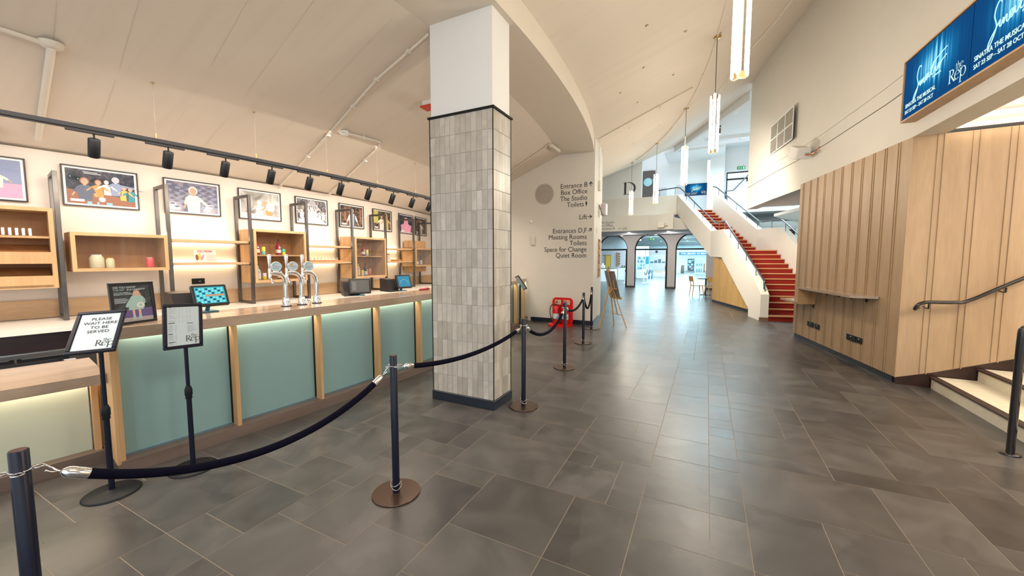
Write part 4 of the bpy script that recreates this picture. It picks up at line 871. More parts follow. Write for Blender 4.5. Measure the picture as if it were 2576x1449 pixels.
# ------------------------------------------------------------------ things on the counter
def tap(x, y, lab, name2, first=None, c=(.6, .72, .78)):
    if first: return dup(first, (x, y, 1.09), first.rotation_euler[2]+radians(1.0), lab)
    t = thing('beer_tap', lab, 'beer tap', (x, y, 1.09), radians(-3), 'chrome beer taps on the bar'); M = Matrix.Translation((x, y, 1.09)) @ Matrix.Rotation(radians(-3), 4, 'Z')
    mb = MB(); mb.lathe([(.052, 0), (.052, .006), (.04, .008)], n=24, M=M); mb.build('black_gasket', m_black, t)
    mb = MB(); mb.lathe([(.036, .006), (.036, .065), (.03, .075), (.03, .09), (.025, .095)], n=24, M=M); mb.build('base_collar', m_chrome, t)
    mb = MB(); pth = [M @ Vector(p) for p in smoothp([(0, 0, .09), (0, 0, .17), (0, 0, .25), (0, -.012, .30), (0, -.045, .34), (0, -.09, .352), (0, -.13, .355)], 4)]; mb.tube(pth, .023, 20); mb.build('swan_neck', m_chrome, t)
    mb = MB(); mb.lathe([(.014, .29), (.016, .31), (.016, .40), (.010, .41)], (0, -.155, 0), 16, M); mb.tube([M @ Vector(p) for p in ((0, -.155, .305), (.045, -.158, .29), (.05, -.16, .255))], .009, 10); mb.tube([M @ Vector(p) for p in ((0, -.12, .355), (0, -.16, .355))], .017, 14); mb.build('spout', m_chrome, t)
    mb = MB(); mb.lathe([(.009, .41), (.011, .43), (.02, .53), (.019, .545), (.012, .55)], (0, -.155, 0), 16, M); mb.build('handle', m_chrome, t)
    Mb = M @ Matrix.Translation((.03, -.105, .425)) @ Matrix.Rotation(radians(-22), 4, 'Z') @ Matrix.Rotation(radians(90), 4, 'Y')
    mb = MB(); mb.lathe([(.0, .0), (.05, 0), (.052, .004), (.05, .012), (.0, .012)], n=28, M=Mb, caps=False); b = mb.build('badge', m_chrome, t)
    mb = MB(); mb.lathe([(.0, .013), (.047, .013)], n=28, M=Mb, caps=False); f_ = mb.build('badge_face', fc(.42, .58, .64, .3), b)
    return t, Mb, b
T1, Mb1, b1 = tap(-4.0, 2.600, 'nearest of the three chrome beer taps', '')
T2, Mb2, b2 = tap(-3.985, 2.770, 'middle chrome beer tap with orange bird on its badge', '')
T3, Mb3, b3 = tap(-3.975, 2.945, 'farthest of the three chrome beer taps', '')
for (Tt, Mb, b, s1, s2) in ((T1, Mb1, b1, 'ARCTIC', 'LAGER'), (T2, Mb2, b2, 'GOOSE', 'IPA'), (T3, Mb3, b3, 'ARCTIC', 'LAGER')):
    F = Mb @ Matrix.Translation((0, 0, .0145)) @ Matrix.Rotation(radians(90), 4, 'Z')
    b['x'] = 0; del b['x']
    text('badge_name', s1, .017, F @ Matrix.Translation((.004, -.006, 0)), fc(.6, .12, .08), Tt, 'CENTER', ext=.0003); text('badge_type', s2, .010, F @ Matrix.Translation((.004, -.022, 0)), m_ink, Tt, 'CENTER', ext=.0003)
    q = MB(); q.pen([(-.03, .005), (-.022, .024), (-.005, .034), (.012, .032)], .003, .004, 0); q.disc(-.024, -.018, .006, .004) if s1 == 'ARCTIC' else q.disc(-.012, .020, .014, .007, rot=.5); q.build('badge_drawing', fc(.05, .22, .22) if s1 == 'ARCTIC' else fc(.7, .25, .06), Tt, F)
def till(c, yaw, tilt, w, h, lab, scr, body):
    t = thing('till', lab, 'till', (c[0], c[1], 1.09), yaw, 'tills on the bar')
    n = Vector((cos(yaw), sin(yaw), 0)); r = Vector((-sin(yaw), cos(yaw), 0)); u = Vector((0, 0, 1))*cos(tilt)-n*sin(tilt); F = frame(c, r, u)
    mb = MB(); mb.box(-w/2-.022, -h/2-.022, -.035, w/2+.022, h/2+.022, 0, .006); mb.build('screen_housing', m_blk, t, F)
    o = MB(); o.rect(-w/2, -h/2, w/2, h/2, .001); sc_ = o.build('screen', scr, t, F)
    mb = MB(); mb.tube([Vector(c)-n*.03-u*.02, Vector((c[0], c[1], 1.10))-n*.10], .018, 10); mb.box(-.08, -.07, 0, .08, .07, .012, .004, Matrix.Translation((c[0]-n.x*.1, c[1]-n.y*.1, 1.09)) @ Matrix.Rotation(yaw, 4, 'Z')); mb.build('stand', fc(.05, .18, .26, .3), t)
    bx, by = body; Mz = Matrix.Translation((c[0], c[1], 1.09)) @ Matrix.Rotation(yaw, 4, 'Z'); mb = MB()
    x0, x1 = bx; y0, y1 = by
    P_ = [(x0-.10, y0), (x1, y0), (x1-.02, y0), (x1-.11, y0), (x0-.08, y0)]
    zz = [0, 0, .10, .20, .20]; L_ = [(x0, 0), (x1, 0), (x1-.02, .06), (x1-.10, .19), (x0, .20)]
    pts = [Mz @ Vector((a, y0, z)) for a, z in L_]+[Mz @ Vector((a, y1, z)) for a, z in L_]
    mb.faces(pts, [(0, 1, 2, 3, 4), (9, 8, 7, 6, 5)]+[(i, 5+i, 5+(i+1) % 5, (i+1) % 5) for i in range(5)]); mb.build('rear_display_body', m_blk, t)
    return t, F, sc_
scr1 = emit('till_screen_cyan', (.08, .55, .62), .8); scr2 = mat('till_screen_off', (.10, .105, .11), .15); scr3 = emit('till_screen_blue', (.10, .42, .62), .6)
t, F, sc_ = till((-4.18, 1.985, 1.255), -.117, .44, .235, .165, 'near till with lit blue button screen, left of the beer taps', scr1, ((-.30, -.02), (-.26, -.10)))
mb = MB(); rnd = random.Random(5)
for i in range(9):
    for j in range(7): mb.m = 1 if j == 3 and i > 2 else (0 if (i+j) % 3 else 2); a = -.11+i*.0245; b = -.076+j*.0215; mb.rect(a, b, a+.02, b+.017, .002)
mb.build('button_grid', [emit('btn_a', (.25, .8, .85), .9), emit('btn_b', (.9, .35, .15), .8), emit('btn_c', (.03, .15, .2), .7)], sc_, F)
t, F, sc_ = till((-4.21, 3.78, 1.225), -.55, .22, .235, .165, 'middle till with dark blank screen, right of the beer taps', scr2, ((-.28, -.02), (-.20, -.02)))
mb = MB(); mb.rect(-.10, -.06, -.05, .06, .002); mb.build('side_menu', m_grey, sc_, F)
t, F, sc_ = till((-4.2, 4.63, 1.245), -.25, .36, .21, .17, 'farthest till with pale blue screen, near the tiled column', scr3, ((-.30, -.02), (-.24, -.08)))
mb = MB(); mb.pen([(.07*cos(radians(a)), -.03+.06*sin(radians(a))) for a in range(0, 181, 20)], .012, .012, .002); mb.build('screen_picture', emit('scr_pic', (.2, .6, .8), .7), sc_, F)
cu = thing('cleaning_cloth', 'crumpled dark red cloth lying on the bar near the column', 'cloth', (-4.08, 4.95, 1.09))
mb = MB(); mb.smooth = True; mb.sphere((-4.08, 4.95, 1.10), .05, .11, .018); mb.sphere((-4.07, 5.02, 1.108), .04, .06, .016); mb.build('folds', fc(.25, .01, .02, .9), cu)
cm = thing('card_machine', 'small blue card reader with coiled lead beside the red cloth on the bar', 'card reader', (-4.0, 5.1, 1.09))
mb = MB(); mb.box(-4.05, 5.10, 1.09, -3.98, 5.20, 1.13, .01); mb.build('body', fc(.08, .16, .3, .3), cm); mb = MB(); mb.tube([(-4.02+.03*cos(a*.8), 5.28+.03*sin(a*.8), 1.098+.001*a) for a in range(24)], .005, 6); mb.build('lead', m_black, cm)
mb = MB(); mb.lathe([(.02, 0), (.02, .035), (.017, .04)], (-3.93, 5.2, 1.09), 14); tag(mb.build('tealight', m_wht), 'small white cylinder standing at the bar edge near the column', 'tea light')
mb = MB(); mb.lathe([(.035, 0), (.03, .02), (.02, .03)], (-4.2, 2.98, 1.09), 14); tag(mb.build('drip_collar', m_chrome), 'small chrome fitting behind the farthest beer tap', 'fitting')
mb = MB(); mb.tube([(-4.1, 1.62, 1.10), (-4.1, 1.65, 1.115), (-4.1, 1.68, 1.10)], .008, 8); mb.lathe([(.03, 0), (.03, .01)], (-4.1, 1.65, 1.09), 12); tag(mb.build('chrome_clip', m_chrome), 'tiny chrome clip standing on the bar right of the charity poster', 'clip')
# charity poster in stand
c = Vector((-3.985, 1.365, 1.255)); yaw = .2; n = Vector((cos(yaw), sin(yaw), 0)); r = Vector((-sin(yaw), cos(yaw), 0)); tl_ = .08; u = Vector((0, 0, 1))*cos(tl_)-n*sin(tl_); F = frame(c, r, u)
cp = thing('charity_poster_stand', 'black framed charity appeal poster standing on the bar top', 'poster', (c.x, c.y, 1.09), yaw)
w, h = .29, .325; mb = MB(); e = .022
for a in ((-w/2, -h/2, w/2, -h/2+e), (-w/2, h/2-e, w/2, h/2), (-w/2, -h/2+e, -w/2+e, h/2-e), (w/2-e, -h/2+e, w/2, h/2-e)): mb.box(a[0], a[1], -.012, a[2], a[3], .006, .003)
mb.box(-w/2+.005, -h/2+.005, -.012, w/2-.005, h/2-.005, -.004); mb.build('frame', m_blk, cp, F)
mb = MB(); mb.bar(c-n*.01+u*.05, Vector((c.x, c.y, 1.092))-n*.12, .1, .005, up=(0, 0, 1)); mb.build('rear_strut', m_blk, cp)
m_pbg = photomat('poster_night_sky', (.035, .045, .055), (.05, .06, .07), (.07, .08, .1), 30)
mb = MB(); mb.rect(-w/2+e, -h/2+e, w/2-e, h/2-e, -.003); po = mb.build('poster', m_pbg, cp, F)
mb = MB(); mb.m = 0; mb.rect(-w/2+e, -h/2+e, w/2-e, -h/2+.05, -.0026); mb.m = 1; mb.poly([(-w/2+e, -h/2+.05), (w/2-e, -h/2+.05), (w/2-e, -h/2+.12), (-w/2+e, -h/2+.11)], -.0026)
def pq(l): return l
mb.m = 2; mb.poly([(-.005, .055), (.055, .055), (.075, -.03), (.06, -.055), (-.035, -.055), (-.03, -.02)], -.002); mb.pen([(0, .045), (-.03, 0), (-.045, -.03)], .02, .02, -.0018); mb.pen([(.055, .045), (.075, .01), (.06, -.015)], .02, .02, -.0018)
mb.m = 3; mb.disc(.027, .075, .022, .024, -.0022); mb.poly([(.005, .075), (.05, .075), (.06, .045), (-.005, .045)], -.0021); mb.m = 4; mb.disc(.027, .072, .013, .017, -.0016); mb.rect(-.012, -.095, .004, -.055, -.0018); mb.rect(.028, -.095, .044, -.055, -.0018)
mb.m = 2; mb.rect(-.012, -.13, .006, -.095, -.0018); mb.rect(.026, -.13, .046, -.095, -.0018); mb.m = 5; mb.disc(.045, -.02, .024, .022, -.0014); mb.m = 2; mb.disc(.045, -.02, .012, .011, -.0012)
mb.build('artwork', [fc(.4, .36, .38), fc(.12, .09, .25), fc(.35, .52, .5), fc(.6, .36, .25), fc(.65, .4, .3), fc(.7, .7, .66)], po, F)
for s_, sz, x, y, ml in (('DID YOU KNOW', .0185, -.117, .117, m_paper), ('THE REP', .0185, -.117, .098, fc(.25, .42, .42)), ('IS A CHARITY?', .0185, -.032, .098, m_paper), ('YOU CAN MAKE A', .0125, -.117, .078, fc(.5, .65, .66)), ('DRAMATIC DIFFERENCE!', .0125, -.117, .066, fc(.5, .65, .66))):
    text('poster_text', s_, sz, F @ Matrix.Translation((x, y, -.002)), ml, po, ext=.0002, offset=.012)
mb = MB()
for k in range(5): mb.rect(-.117, .036-k*.008, -.045+.006*((k*3) % 4), .039-k*.008, -.002)
mb.build('small_print', m_paper, po, F)
# ------------------------------------------------------------------ sign stands
def signstand(base, c, yaw, tilt, roll, w, h, lab, top, coll):
    t = thing('sign_stand', lab, 'sign stand', (base[0], base[1], 0), 0, 'black sign stands in front of the bar')
    n = Vector((cos(yaw), sin(yaw), 0)); r = Vector((-sin(yaw), cos(yaw), 0)); u = Vector((0, 0, 1))*cos(tilt)-n*sin(tilt)
    r2 = r*cos(roll)+u*sin(roll); u2 = u*cos(roll)-r*sin(roll); F = frame(c, r2, u2)
    mb = MB(); mb.lathe([(.15, 0), (.15, .006), (.14, .014), (.03, .022), (.02, .03)], (base[0], base[1], 0), 36); mb.build('base', m_black, t)
    mb = MB(); mb.tube([(base[0], base[1], .02), (base[0], base[1], coll)], .0165, 16); mb.build('lower_pole', m_navy, t)
    mb = MB(); mb.tube([(base[0], base[1], coll), (base[0]+.0, base[1], top)], .0125, 16); mb.build('upper_pole', m_navy, t)
    mb = MB(); mb.lathe([(.02, -.05), (.022, -.045), (.02, -.03), (.024, -.02), (.024, .02), (.016, .045)], (base[0], base[1], coll), 20); mb.build('height_collar', m_black, t)
    mb = MB(); mb.tube([(base[0], base[1], top-.005), Vector(c)-F.col[2].xyz*.02], .012, 10); mb.sphere((base[0], base[1], top), .018); mb.build('swivel', m_black, t)
    e = .024; mb = MB()
    for a in ((-w/2, -h/2, w/2, -h/2+e), (-w/2, h/2-e, w/2, h/2), (-w/2, -h/2+e, -w/2+e, h/2-e), (w/2-e, -h/2+e, w/2, h/2-e)): mb.box(a[0], a[1], -.014, a[2], a[3], .006, .004)
    mb.box(-w/2+.006, -h/2+.006, -.014, w/2-.006, h/2-.006, -.004); mb.build('sign_frame', m_navy, t, F)
    mb = MB(); mb.rect(-w/2+e, -h/2+e, w/2-e, h/2-e, -.001); s_ = mb.build('sheet', m_paper, t, F)
    b = MB(); the_rep(b, .042, w/2-e-.089, -h/2+e+.026); b.build('logo', m_ink, s_, F @ Matrix.Translation((0, 0, .0003)))
    return t, F, s_
b1_ = (-3.585, 1.045); t, F, s_ = signstand(b1_, (-3.575, 1.03, 1.122), -.71, .72, .047, .245, .325, 'tilted black sign stand reading PLEASE WAIT HERE TO BE SERVED', 1.09, .57)
for k, q in enumerate(('PLEASE', 'WAIT HERE', 'TO BE', 'SERVED')): text('notice_text', q, .029, F @ Matrix.Translation((.008, .088-.033*k, .0005)), m_ink, s_, 'CENTER', ext=.0002, sx=1.12)
b2_ = (-3.46, 1.46); t, F, s_ = signstand(b2_, (-3.44, 1.447, 1.103), .02, .06, -.06, .245, .33, 'upright black sign stand holding a printed drinks price list', 1.0, .597)
mb = MB(); rnd = random.Random(8)
for k in range(11):
    y = .125-k*.0095
    if k in (4, 8): continue
    mb.rect(-.088, y, -.088+.03+.02*rnd.random(), y+.0022, .0006)
    for x in (-.03, -.01, .018, .036): mb.rect(x, y, x+.008, y+.002, .0006)
for k in range(22):
    y = .008-k*.0066
    if k in (8, 9, 17, 18): continue
    mb.rect(-.09, y, -.09+.02+.014*rnd.random(), y+.002, .0006); mb.rect(-.05, y, -.043, y+.002, .0006)
for k in range(8): y = .0-k*.007; mb.rect(.022, y, .04+.045*rnd.random(), y+.002, .0006)
mb.build('price_lines', fc(.3, .36, .4), s_, F)
mb = MB()
for x, y, w_ in ((-.088, .138, .016), (-.092, .022, .04), (-.092, -.055, .026), (-.092, -.115, .04), (.022, .016, .038)): mb.rect(x, y, x+w_, y+.004, .0007)
mb.build('headings', m_ink, s_, F)
# far sign stand near the sign wall
t = thing('sign_stand', 'far black sign stand seen edge-on at the far end of the bar', 'sign stand', (-3.54, 7.43, 0), 0, 'black sign stands in front of the bar')
mb = MB(); mb.lathe([(.15, 0), (.15, .006), (.14, .014), (.03, .022)], (-3.54, 7.43, 0), 28); mb.build('base', m_black, t)
mb = MB(); mb.tube([(-3.54, 7.43, .02), (-3.54, 7.43, 1.04)], .013, 12); mb.build('pole', m_navy, t)
r = Vector((.80, .28, -.05)); F = frame((-3.52, 7.42, 1.08), (-.45, -.89, 0), (-.45, .22, .86)); mb = MB(); mb.box(-.15, -.155, -.012, .15, .155, .006, .004)
M2 = frame((-3.51, 7.40, 1.09), (.93, .37, 0), (-.10, .04, .40)); u_ = Vector((-.50, -.25, .83)).normalized(); c_ = Vector((.43, -.9, .06)); c_ = (c_-u_*c_.dot(u_)).normalized(); r_ = c_*.95+u_.cross(c_)*.30
M2 = frame((-3.51, 7.42, 1.085), r_, u_)
if M2.col[2].xyz.dot(c_) < 0: M2 = frame((-3.51, 7.42, 1.085), -r_, u_)
mb = MB(); mb.box(-.12, -.17, -.012, .12, .17, .006, .004); mb.build('sign_frame', m_navy, t, M2); mb = MB(); mb.rect(-.1, -.15, .1, .15, .0065); mb.build('sheet', m_paper, t, M2)
# ------------------------------------------------------------------ rope barriers
def stanchion(x, y, lab, first=None, rz=0):
    if first: return dup(first, (x, y, 0), rz, lab)
    t = thing('rope_stanchion', lab, 'stanchion', (x, y, 0), 0, 'black rope barrier posts'); O = (x, y, 0)
    mb = MB(); mb.lathe([(.158, 0), (.16, .003), (.16, .009), (.157, .012)], O, 48); mb.build('base_plate', m_basep, t)
    mb = MB(); mb.lathe([(.024, .012), (.024, .955), (.022, .958)], O, 24); mb.build('post', m_navy, t)
    mb = MB(); mb.lathe([(.0, .9585), (.0215, .9585)], O, 24, caps=False); mb.build('top_cap', m_basep, t)
    mb = MB(); mb.lathe([(.0245, .885), (.028, .885), (.028, .889), (.0245, .889)], O, 24)
    for a in range(4):
        w = a*pi/2+radians(70); c = Vector((x+.04*cos(w), y+.04*sin(w), .887)); mb.tube([c+Vector((.014*cos(q), .014*sin(q), 0)) for q in [k*pi/6 for k in range(13)]], .003, 6, caps=False)
    mb.build('hook_ring', m_stain, t)
    mb = MB(); mb.tube([(x+.035*cos(q), y+.035*sin(q), .05+.012*sin(2*q)) for q in [k*pi/12 for k in range(25)]], .002, 6, caps=False); mb.tube([(x+.035*cos(q), y+.035*sin(q), .075+.01*sin(2*q+1)) for q in [k*pi/12 for k in range(25)]], .002, 6, caps=False); mb.build('loose_ring', m_stain, t)
    return t
SX = [(-2.048, .381), (-1.845, 1.915), (-1.727, 3.721), (-1.818, 5.342), (-2.046, 7.087), (-2.30, 8.6)]
SL = ['nearest rope post, cut by the bottom left corner', 'rope post second from the camera, in front of the bar', 'rope post beside the tiled column', 'rope post just past the tiled column, in front of the extinguishers', 'rope post second from the far end of the barrier', 'farthest rope post beside the wooden easel']
s0 = None
for (x, y), lab in zip(SX, SL):
    if s0 is None: s0 = stanchion(x, y, lab)
    else: stanchion(x, y, lab, s0)
def rope(p, q, sag, lab, ends=True):
    t = thing('barrier_rope', lab, 'rope', (p[0], p[1], 0), 0, 'dark velvet barrier ropes'); P0 = Vector((p[0], p[1], .875)); P1 = Vector((q[0], q[1], .875)); d = (P1-P0); L = d.length; d.normalize(); P0 = P0+d*.045; P1 = P1-d*.045
    def pt_(s): z = P0.lerp(P1, s); return z-Vector((0, 0, sag*(1-(2*s-1)**2)**.92))
    N = 40; ss = [k/N for k in range(N+1)]; pts = [pt_(s) for s in ss]
    acc = [0]
    for i in range(N): acc.append(acc[-1]+(pts[i+1]-pts[i]).length)
    def at_len(a):
        for i in range(N):
            if acc[i+1] >= a: return pts[i].lerp(pts[i+1], (a-acc[i])/(acc[i+1]-acc[i]))
        return pts[-1]
    T = acc[-1]; mb = MB(); mb.tube([at_len(.115+(T-.23)*k/N) for k in range(N+1)], .0185, 16); mb.build('velvet_rope', m_rope, t)
    for s in (0, 1):
        f = (lambda a: at_len(a)) if s == 0 else (lambda a: at_len(T-a))
        mb = MB(); mb.tube([f(.055), f(.065), f(.075), f(.125), f(.13)], .02, 16, radii=[.008, .017, .0205, .0205, .0195]); mb.build('chrome_end', m_chrome, t)
        mb = MB(); a, b = f(0), f(.05); m_ = a.lerp(b, .5); up = Vector((0, 0, 1)); mb.tube([a+up*.004, a.lerp(b, .25)+up*.012, m_+up*.008, b, m_-up*.010, a.lerp(b, .2)-up*.008], .0032, 8); mb.build('snap_hook', m_chrome, t)
rope(SX[0], SX[1], .235, 'long dark rope sagging across the lower left foreground')
rope(SX[1], SX[2], .10, 'dark rope hanging in front of the tiled column')
rope(SX[2], SX[3], .21, 'dark rope sagging right of the tiled column')
rope(SX[3], SX[4], .12, 'dark rope rising beside the fire extinguishers')
rope(SX[4], SX[5], .30, 'last short dark rope at the far end of the barrier')
rope(SX[0], (-2.7, -.6), .3, 'dark rope leaving the nearest post at the left edge')
# ------------------------------------------------------------------ wayfinding text on the sign wall (facing the camera, y = 9.11)
Fw = frame((0, 9.106, 0), (1, 0, 0), (0, 0, 1))
def walltext(s, xr, z, size, w=None):
    o = text('wall_lettering', s, size, Fw @ Matrix.Translation((xr, z, 0)), m_ink, None, 'RIGHT', offset=-.004, ext=.001, sx=.93)
    return tag(o, 'dark lettering "'+s+'" on the white sign wall', 'lettering', 'wayfinding lines on the sign wall')
zs = {'Entrance B': 3.285, 'Box Office': 3.135, 'The Studio': 2.985, 'Toilets': 2.835, 'Lift': 2.53, 'Entrances D,F': 2.215, 'Meeting Rooms': 2.065, 'Space for Change': 1.765, 'Quiet Room': 1.62}
for s, z in zs.items():
    o = walltext(s, -2.575 if s != 'Toilets' else -2.655, z, .165)
    if s == 'Toilets': o['label'] = 'dark lettering "Toilets" with a person symbol, on the sign wall'
o = walltext('Toilets', -2.575, 1.915, .165); o['label'] = 'dark lettering "Toilets" below Meeting Rooms on the sign wall'
def arrow(x, z, a, lab):
    mb = MB(); F = Fw @ Matrix.Translation((x, z, .001)) @ Matrix.Rotation(a, 4, 'Z'); h = .055
    mb.m = 0; mb.rect(-.007, -h, .007, h*.6, 0); mb.face([(0, h*1.05, 0), (-.05, -h*.1, 0), (-.034, -h*.1, 0), (0, h*.45, 0)][::-1]); mb.face([(0, h*1.05, 0), (0, h*.45, 0), (.034, -h*.1, 0), (.05, -h*.1, 0)][::-1])
    tag(mb.build('wall_arrow', m_ink, None, F), lab, 'arrow sign')
arrow(-2.50, 3.345, 0, 'black arrow pointing up beside Entrance B'); arrow(-2.51, 2.585, -pi/2, 'black arrow pointing right beside Lift'); arrow(-2.50, 2.275, -pi/4, 'black diagonal arrow beside Entrances D,F')
mb = MB(); F = Fw @ Matrix.Translation((-2.60, 2.895, .001)); mb.disc(0, .045, .012, .012); mb.poly([(-.018, .03), (.018, .03), (.024, -.01), (.01, -.02), (.006, -.06), (-.006, -.06), (-.01, -.02), (-.024, -.01)]); tag(mb.build('wall_symbol', m_ink, None, F), 'small black standing person symbol beside upper Toilets', 'symbol')
rg = thing('round_grille', 'round slatted ventilation grille on the sign wall left of the lettering', 'vent', (-3.67, 9.1, 3.18))
F = Fw @ Matrix.Translation((-3.665, 3.19, 0)); mb = MB(); mb.lathe([(.24, 0), (.262, 0), (.262, .006), (.24, .006)], n=48, M=F, caps=False); mb.build('rim', m_cream, rg)
mb = MB(); mb.disc(0, 0, .242, z=.001, n=48); mb.build('backing', fc(.10, .07, .05), rg, F); mb = MB()
for k in range(-20, 21):
    y = k*.0118; x = sqrt(max(0, .24**2-y*y))
    if x > .03: mb.box(-x, y-.0032, .001, x, y+.0032, .007)
mb.build('slats', m_cream, rg, F)
mb = MB(); mb.box(-4.02, 9.07, 1.93, -3.9, 9.109, 2.15, .008); mb.box(-4.0, 9.06, 1.97, -3.92, 9.07, 2.11, .004); tag(mb.build('call_point', m_cream), 'white box fitting low on the sign wall beside the tiled column', 'wall box')
mb = MB(); mb.sphere((-4.02, 9.09, 2.53), .045, .04, .045); tag(mb.build('wall_sensor', m_wht), 'small round white sensor on the sign wall behind the column edge', 'sensor')
# right return of the sign wall: leaflet rack, conduit, speaker
lr = thing('leaflet_rack', 'tall oak leaflet rack fixed on the end of the sign wall', 'rack', (-2.52, 10.2, 1.1))
u_ = Vector((-.135, 1.09, 0)).normalized(); F = frame((-2.516, 9.92, 1.12), u_, (0, 0, 1)); mb = MB()
for z in (0, .19, .38, .57, .76, .95): mb.box(0, z, .0, .26, z+.02, .035)
mb.box(0, 0, 0, .02, .97, .035); mb.box(.24, 0, 0, .26, .97, .035); mb.build('rack_frame', m_oakin, lr, F)
for k, c in enumerate([(.5, .2, .2), (.6, .6, .65), (.2, .25, .5), (.7, .5, .3), (.45, .45, .5)]):
    mb = MB(); mb.box(.03, .03+.19*k, .01, .23, .15+.19*k, .025, .004); mb.build('leaflets', fc(*c), lr, F)
cd = thing('wall_conduit', 'white conduit and switch box running up the end of the sign wall', 'conduit', (-2.5, 9.7, 3.3))
mb = MB(); mb.tube([(-2.46, 9.75, 3.5), (-2.45, 9.7, 4.35)], .014, 8); mb.build('conduit', m_wht, cd); mb = MB(); mb.box(-2.52, 9.72, 3.28, -2.43, 9.82, 3.52, .01); mb.build('switch_box', m_cream, cd)
sp = thing('projecting_speaker', 'pinkish half-round speaker box projecting from the end of the sign wall', 'speaker', (-2.4, 10, 2.8))
mb = MB(); pts = [(-2.54, 10.02)]+[(-2.335-.16*cos(radians(a))*1.0, 10.0+.12*sin(radians(a))) for a in range(-90, 91, 15)]
mb.box(-2.47, 9.95, 2.69, -2.335, 10.15, 3.0, .02); mb.build('cabinet', fc(.55, .47, .46), sp)
mb = MB(); mb.tube(smoothp([(-2.5, 9.95, 2.95), (-2.44, 9.94, 2.75), (-2.40, 9.94, 2.69)]), .012, 8); mb.build('bracket', m_grey, sp)
mb = MB(); mb.box(-2.5, 9.56, 2.22, -2.455, 9.63, 2.36, .004); tag(mb.build('light_switch', m_cream), 'small cream light switch on the end of the sign wall', 'switch')
# CCTV dome on beam
cc = thing('security_camera', 'white dome security camera mounted on the curved beam right of the column', 'security camera', (-1.85, 4.75, 4.55))
mb = MB(); mb.box(-1.94, 4.70, 4.50, -1.90, 4.82, 4.72, .01); mb.box(-1.91, 4.73, 4.6, -1.84, 4.79, 4.66, .01); mb.build('wall_plate', m_wht, cc)
mb = MB(); mb.lathe([(.0, .11), (.04, .10), (.075, .06), (.08, .02), (.08, -.03), (.074, -.035)], (-1.80, 4.76, 4.58), 28, caps=False); mb.build('housing', m_wht, cc)
mb = MB(); mb.sphere((-1.80, 4.76, 4.545), .062, .062, .066); mb.build('dark_dome', fc(.01, .01, .012, .08), cc)
# ------------------------------------------------------------------ ceiling pipes, detectors
def pipe(name, lab, pts, r, clips=()):
    t = thing(name, lab, 'conduit', pts[0]); mb = MB(); mb.tube(smoothp([(x, y, ceilz(x, y)-r*1.1) for x, y in [(p[0], p[1]) for p in pts]], 6), r, 8); mb.build('pipe', m_plaster, t)
    for (x, y) in clips: mb = MB(); mb.box(x-.025, y-.018, ceilz(x, y)-r*2.4, x+.025, y+.018, ceilz(x, y)+.005); mb.build('clip', m_cream, t)
def ln(p, q, n=12): return [(p[0]+(q[0]-p[0])*k/n, p[1]+(q[1]-p[1])*k/n, 0) for k in range(n+1)]
pipe('ceiling_conduit', 'long cream conduit crossing the bar ceiling to the column', ln((-2.8, 3.56), (-3.6, 3.57))+ln((-3.6, 3.57), (-4.6, 3.73))[1:]+ln((-4.6, 3.73), (-6.35, 4.09))[1:], .016, [(-3.1, 3.56), (-3.6, 3.57), (-4.1, 3.65), (-4.7, 3.75), (-5.3, 3.87)])
pipe('ceiling_conduit', 'cream conduit running from the smoke detector to the bar wall', ln((-4.55, 3.95), (-4.50, 4.45), 6)+ln((-4.52, 4.52), (-4.70, 4.60), 3)+ln((-4.8, 4.62), (-6.3, 5.0), 8), .02, [(-4.53, 4.2), (-5.0, 4.67)])
pipe('ceiling_conduit', 'wide cream conduit at the top left of the bar ceiling', ln((-4.89, .75), (-4.84, 1.27), 6), .02)
pipe('ceiling_conduit', 'thick cream conduit dropping down the left bar ceiling to the wall', ln((-4.84, 1.27), (-6.30, 1.50), 10), .028)
mb = MB(); mb.lathe([(.075, 0), (.07, -.03), (.05, -.045), (0, -.045)], (-4.84, 1.27, ceilz(-4.84, 1.27)), 20, caps=False); tag(mb.build('junction_cap', m_plaster), 'round cream junction cap where two conduits meet at top left', 'junction box')
sd = thing('smoke_detector', 'round white smoke detector on the bar ceiling', 'smoke detector', (-4.56, 3.9, 3.32)); c_ = (-4.56, 3.9, ceilz(-4.56, 3.9))
mb = MB(); mb.lathe([(.055, 0), (.055, -.022), (.05, -.026)], c_, 24); mb.build('base', m_wht, sd); mb = MB(); mb.lathe([(.046, -.026), (.046, -.032)], c_, 24); mb.build('dark_gap', m_blk, sd); mb = MB(); mb.lathe([(.052, -.032), (.05, -.05), (.03, -.062), (0, -.064)], c_, 24, caps=False); mb.build('cap', m_wht, sd)
pipe('ceiling_conduit', 'dark conduit curving along the hall ceiling between pendant roses', [P3(22.9, t, 0) for t in range(-6, 30, 2)], .011, [pol(22.9, t) for t in (3.5, 10.5, 18.5)])
pipe('ceiling_conduit', 'conduit running down the hall ceiling to the right wall side', [(1.3, 8.2, 0), (1.0, 9.0, 0), (.7, 9.5, 0), (.35, 10.4, 0), (.05, 11.7, 0)], .014)
pipe('ceiling_conduit', 'thin conduit crossing the hall ceiling down to the sign wall', ln((-.38, 8.97), (-1.5, 9.13), 6)+ln((-1.5, 9.13), (-2.38, 9.3), 4)[1:], .012, [(-1.1, 9.07), (-1.9, 9.2)])
pipe('ceiling_conduit', 'thin conduit behind the curved beam above the sign wall', ln((-4.2, 8.3), (-3.1, 8.0), 5), .014)
mb = MB(); mb.box(-3.12, 8.0, 3.98, -3.04, 8.5, 4.05, .01); tag(mb.build('wiring_box', m_cream), 'small cream wiring box where ceiling meets beam near the sign wall', 'junction box')
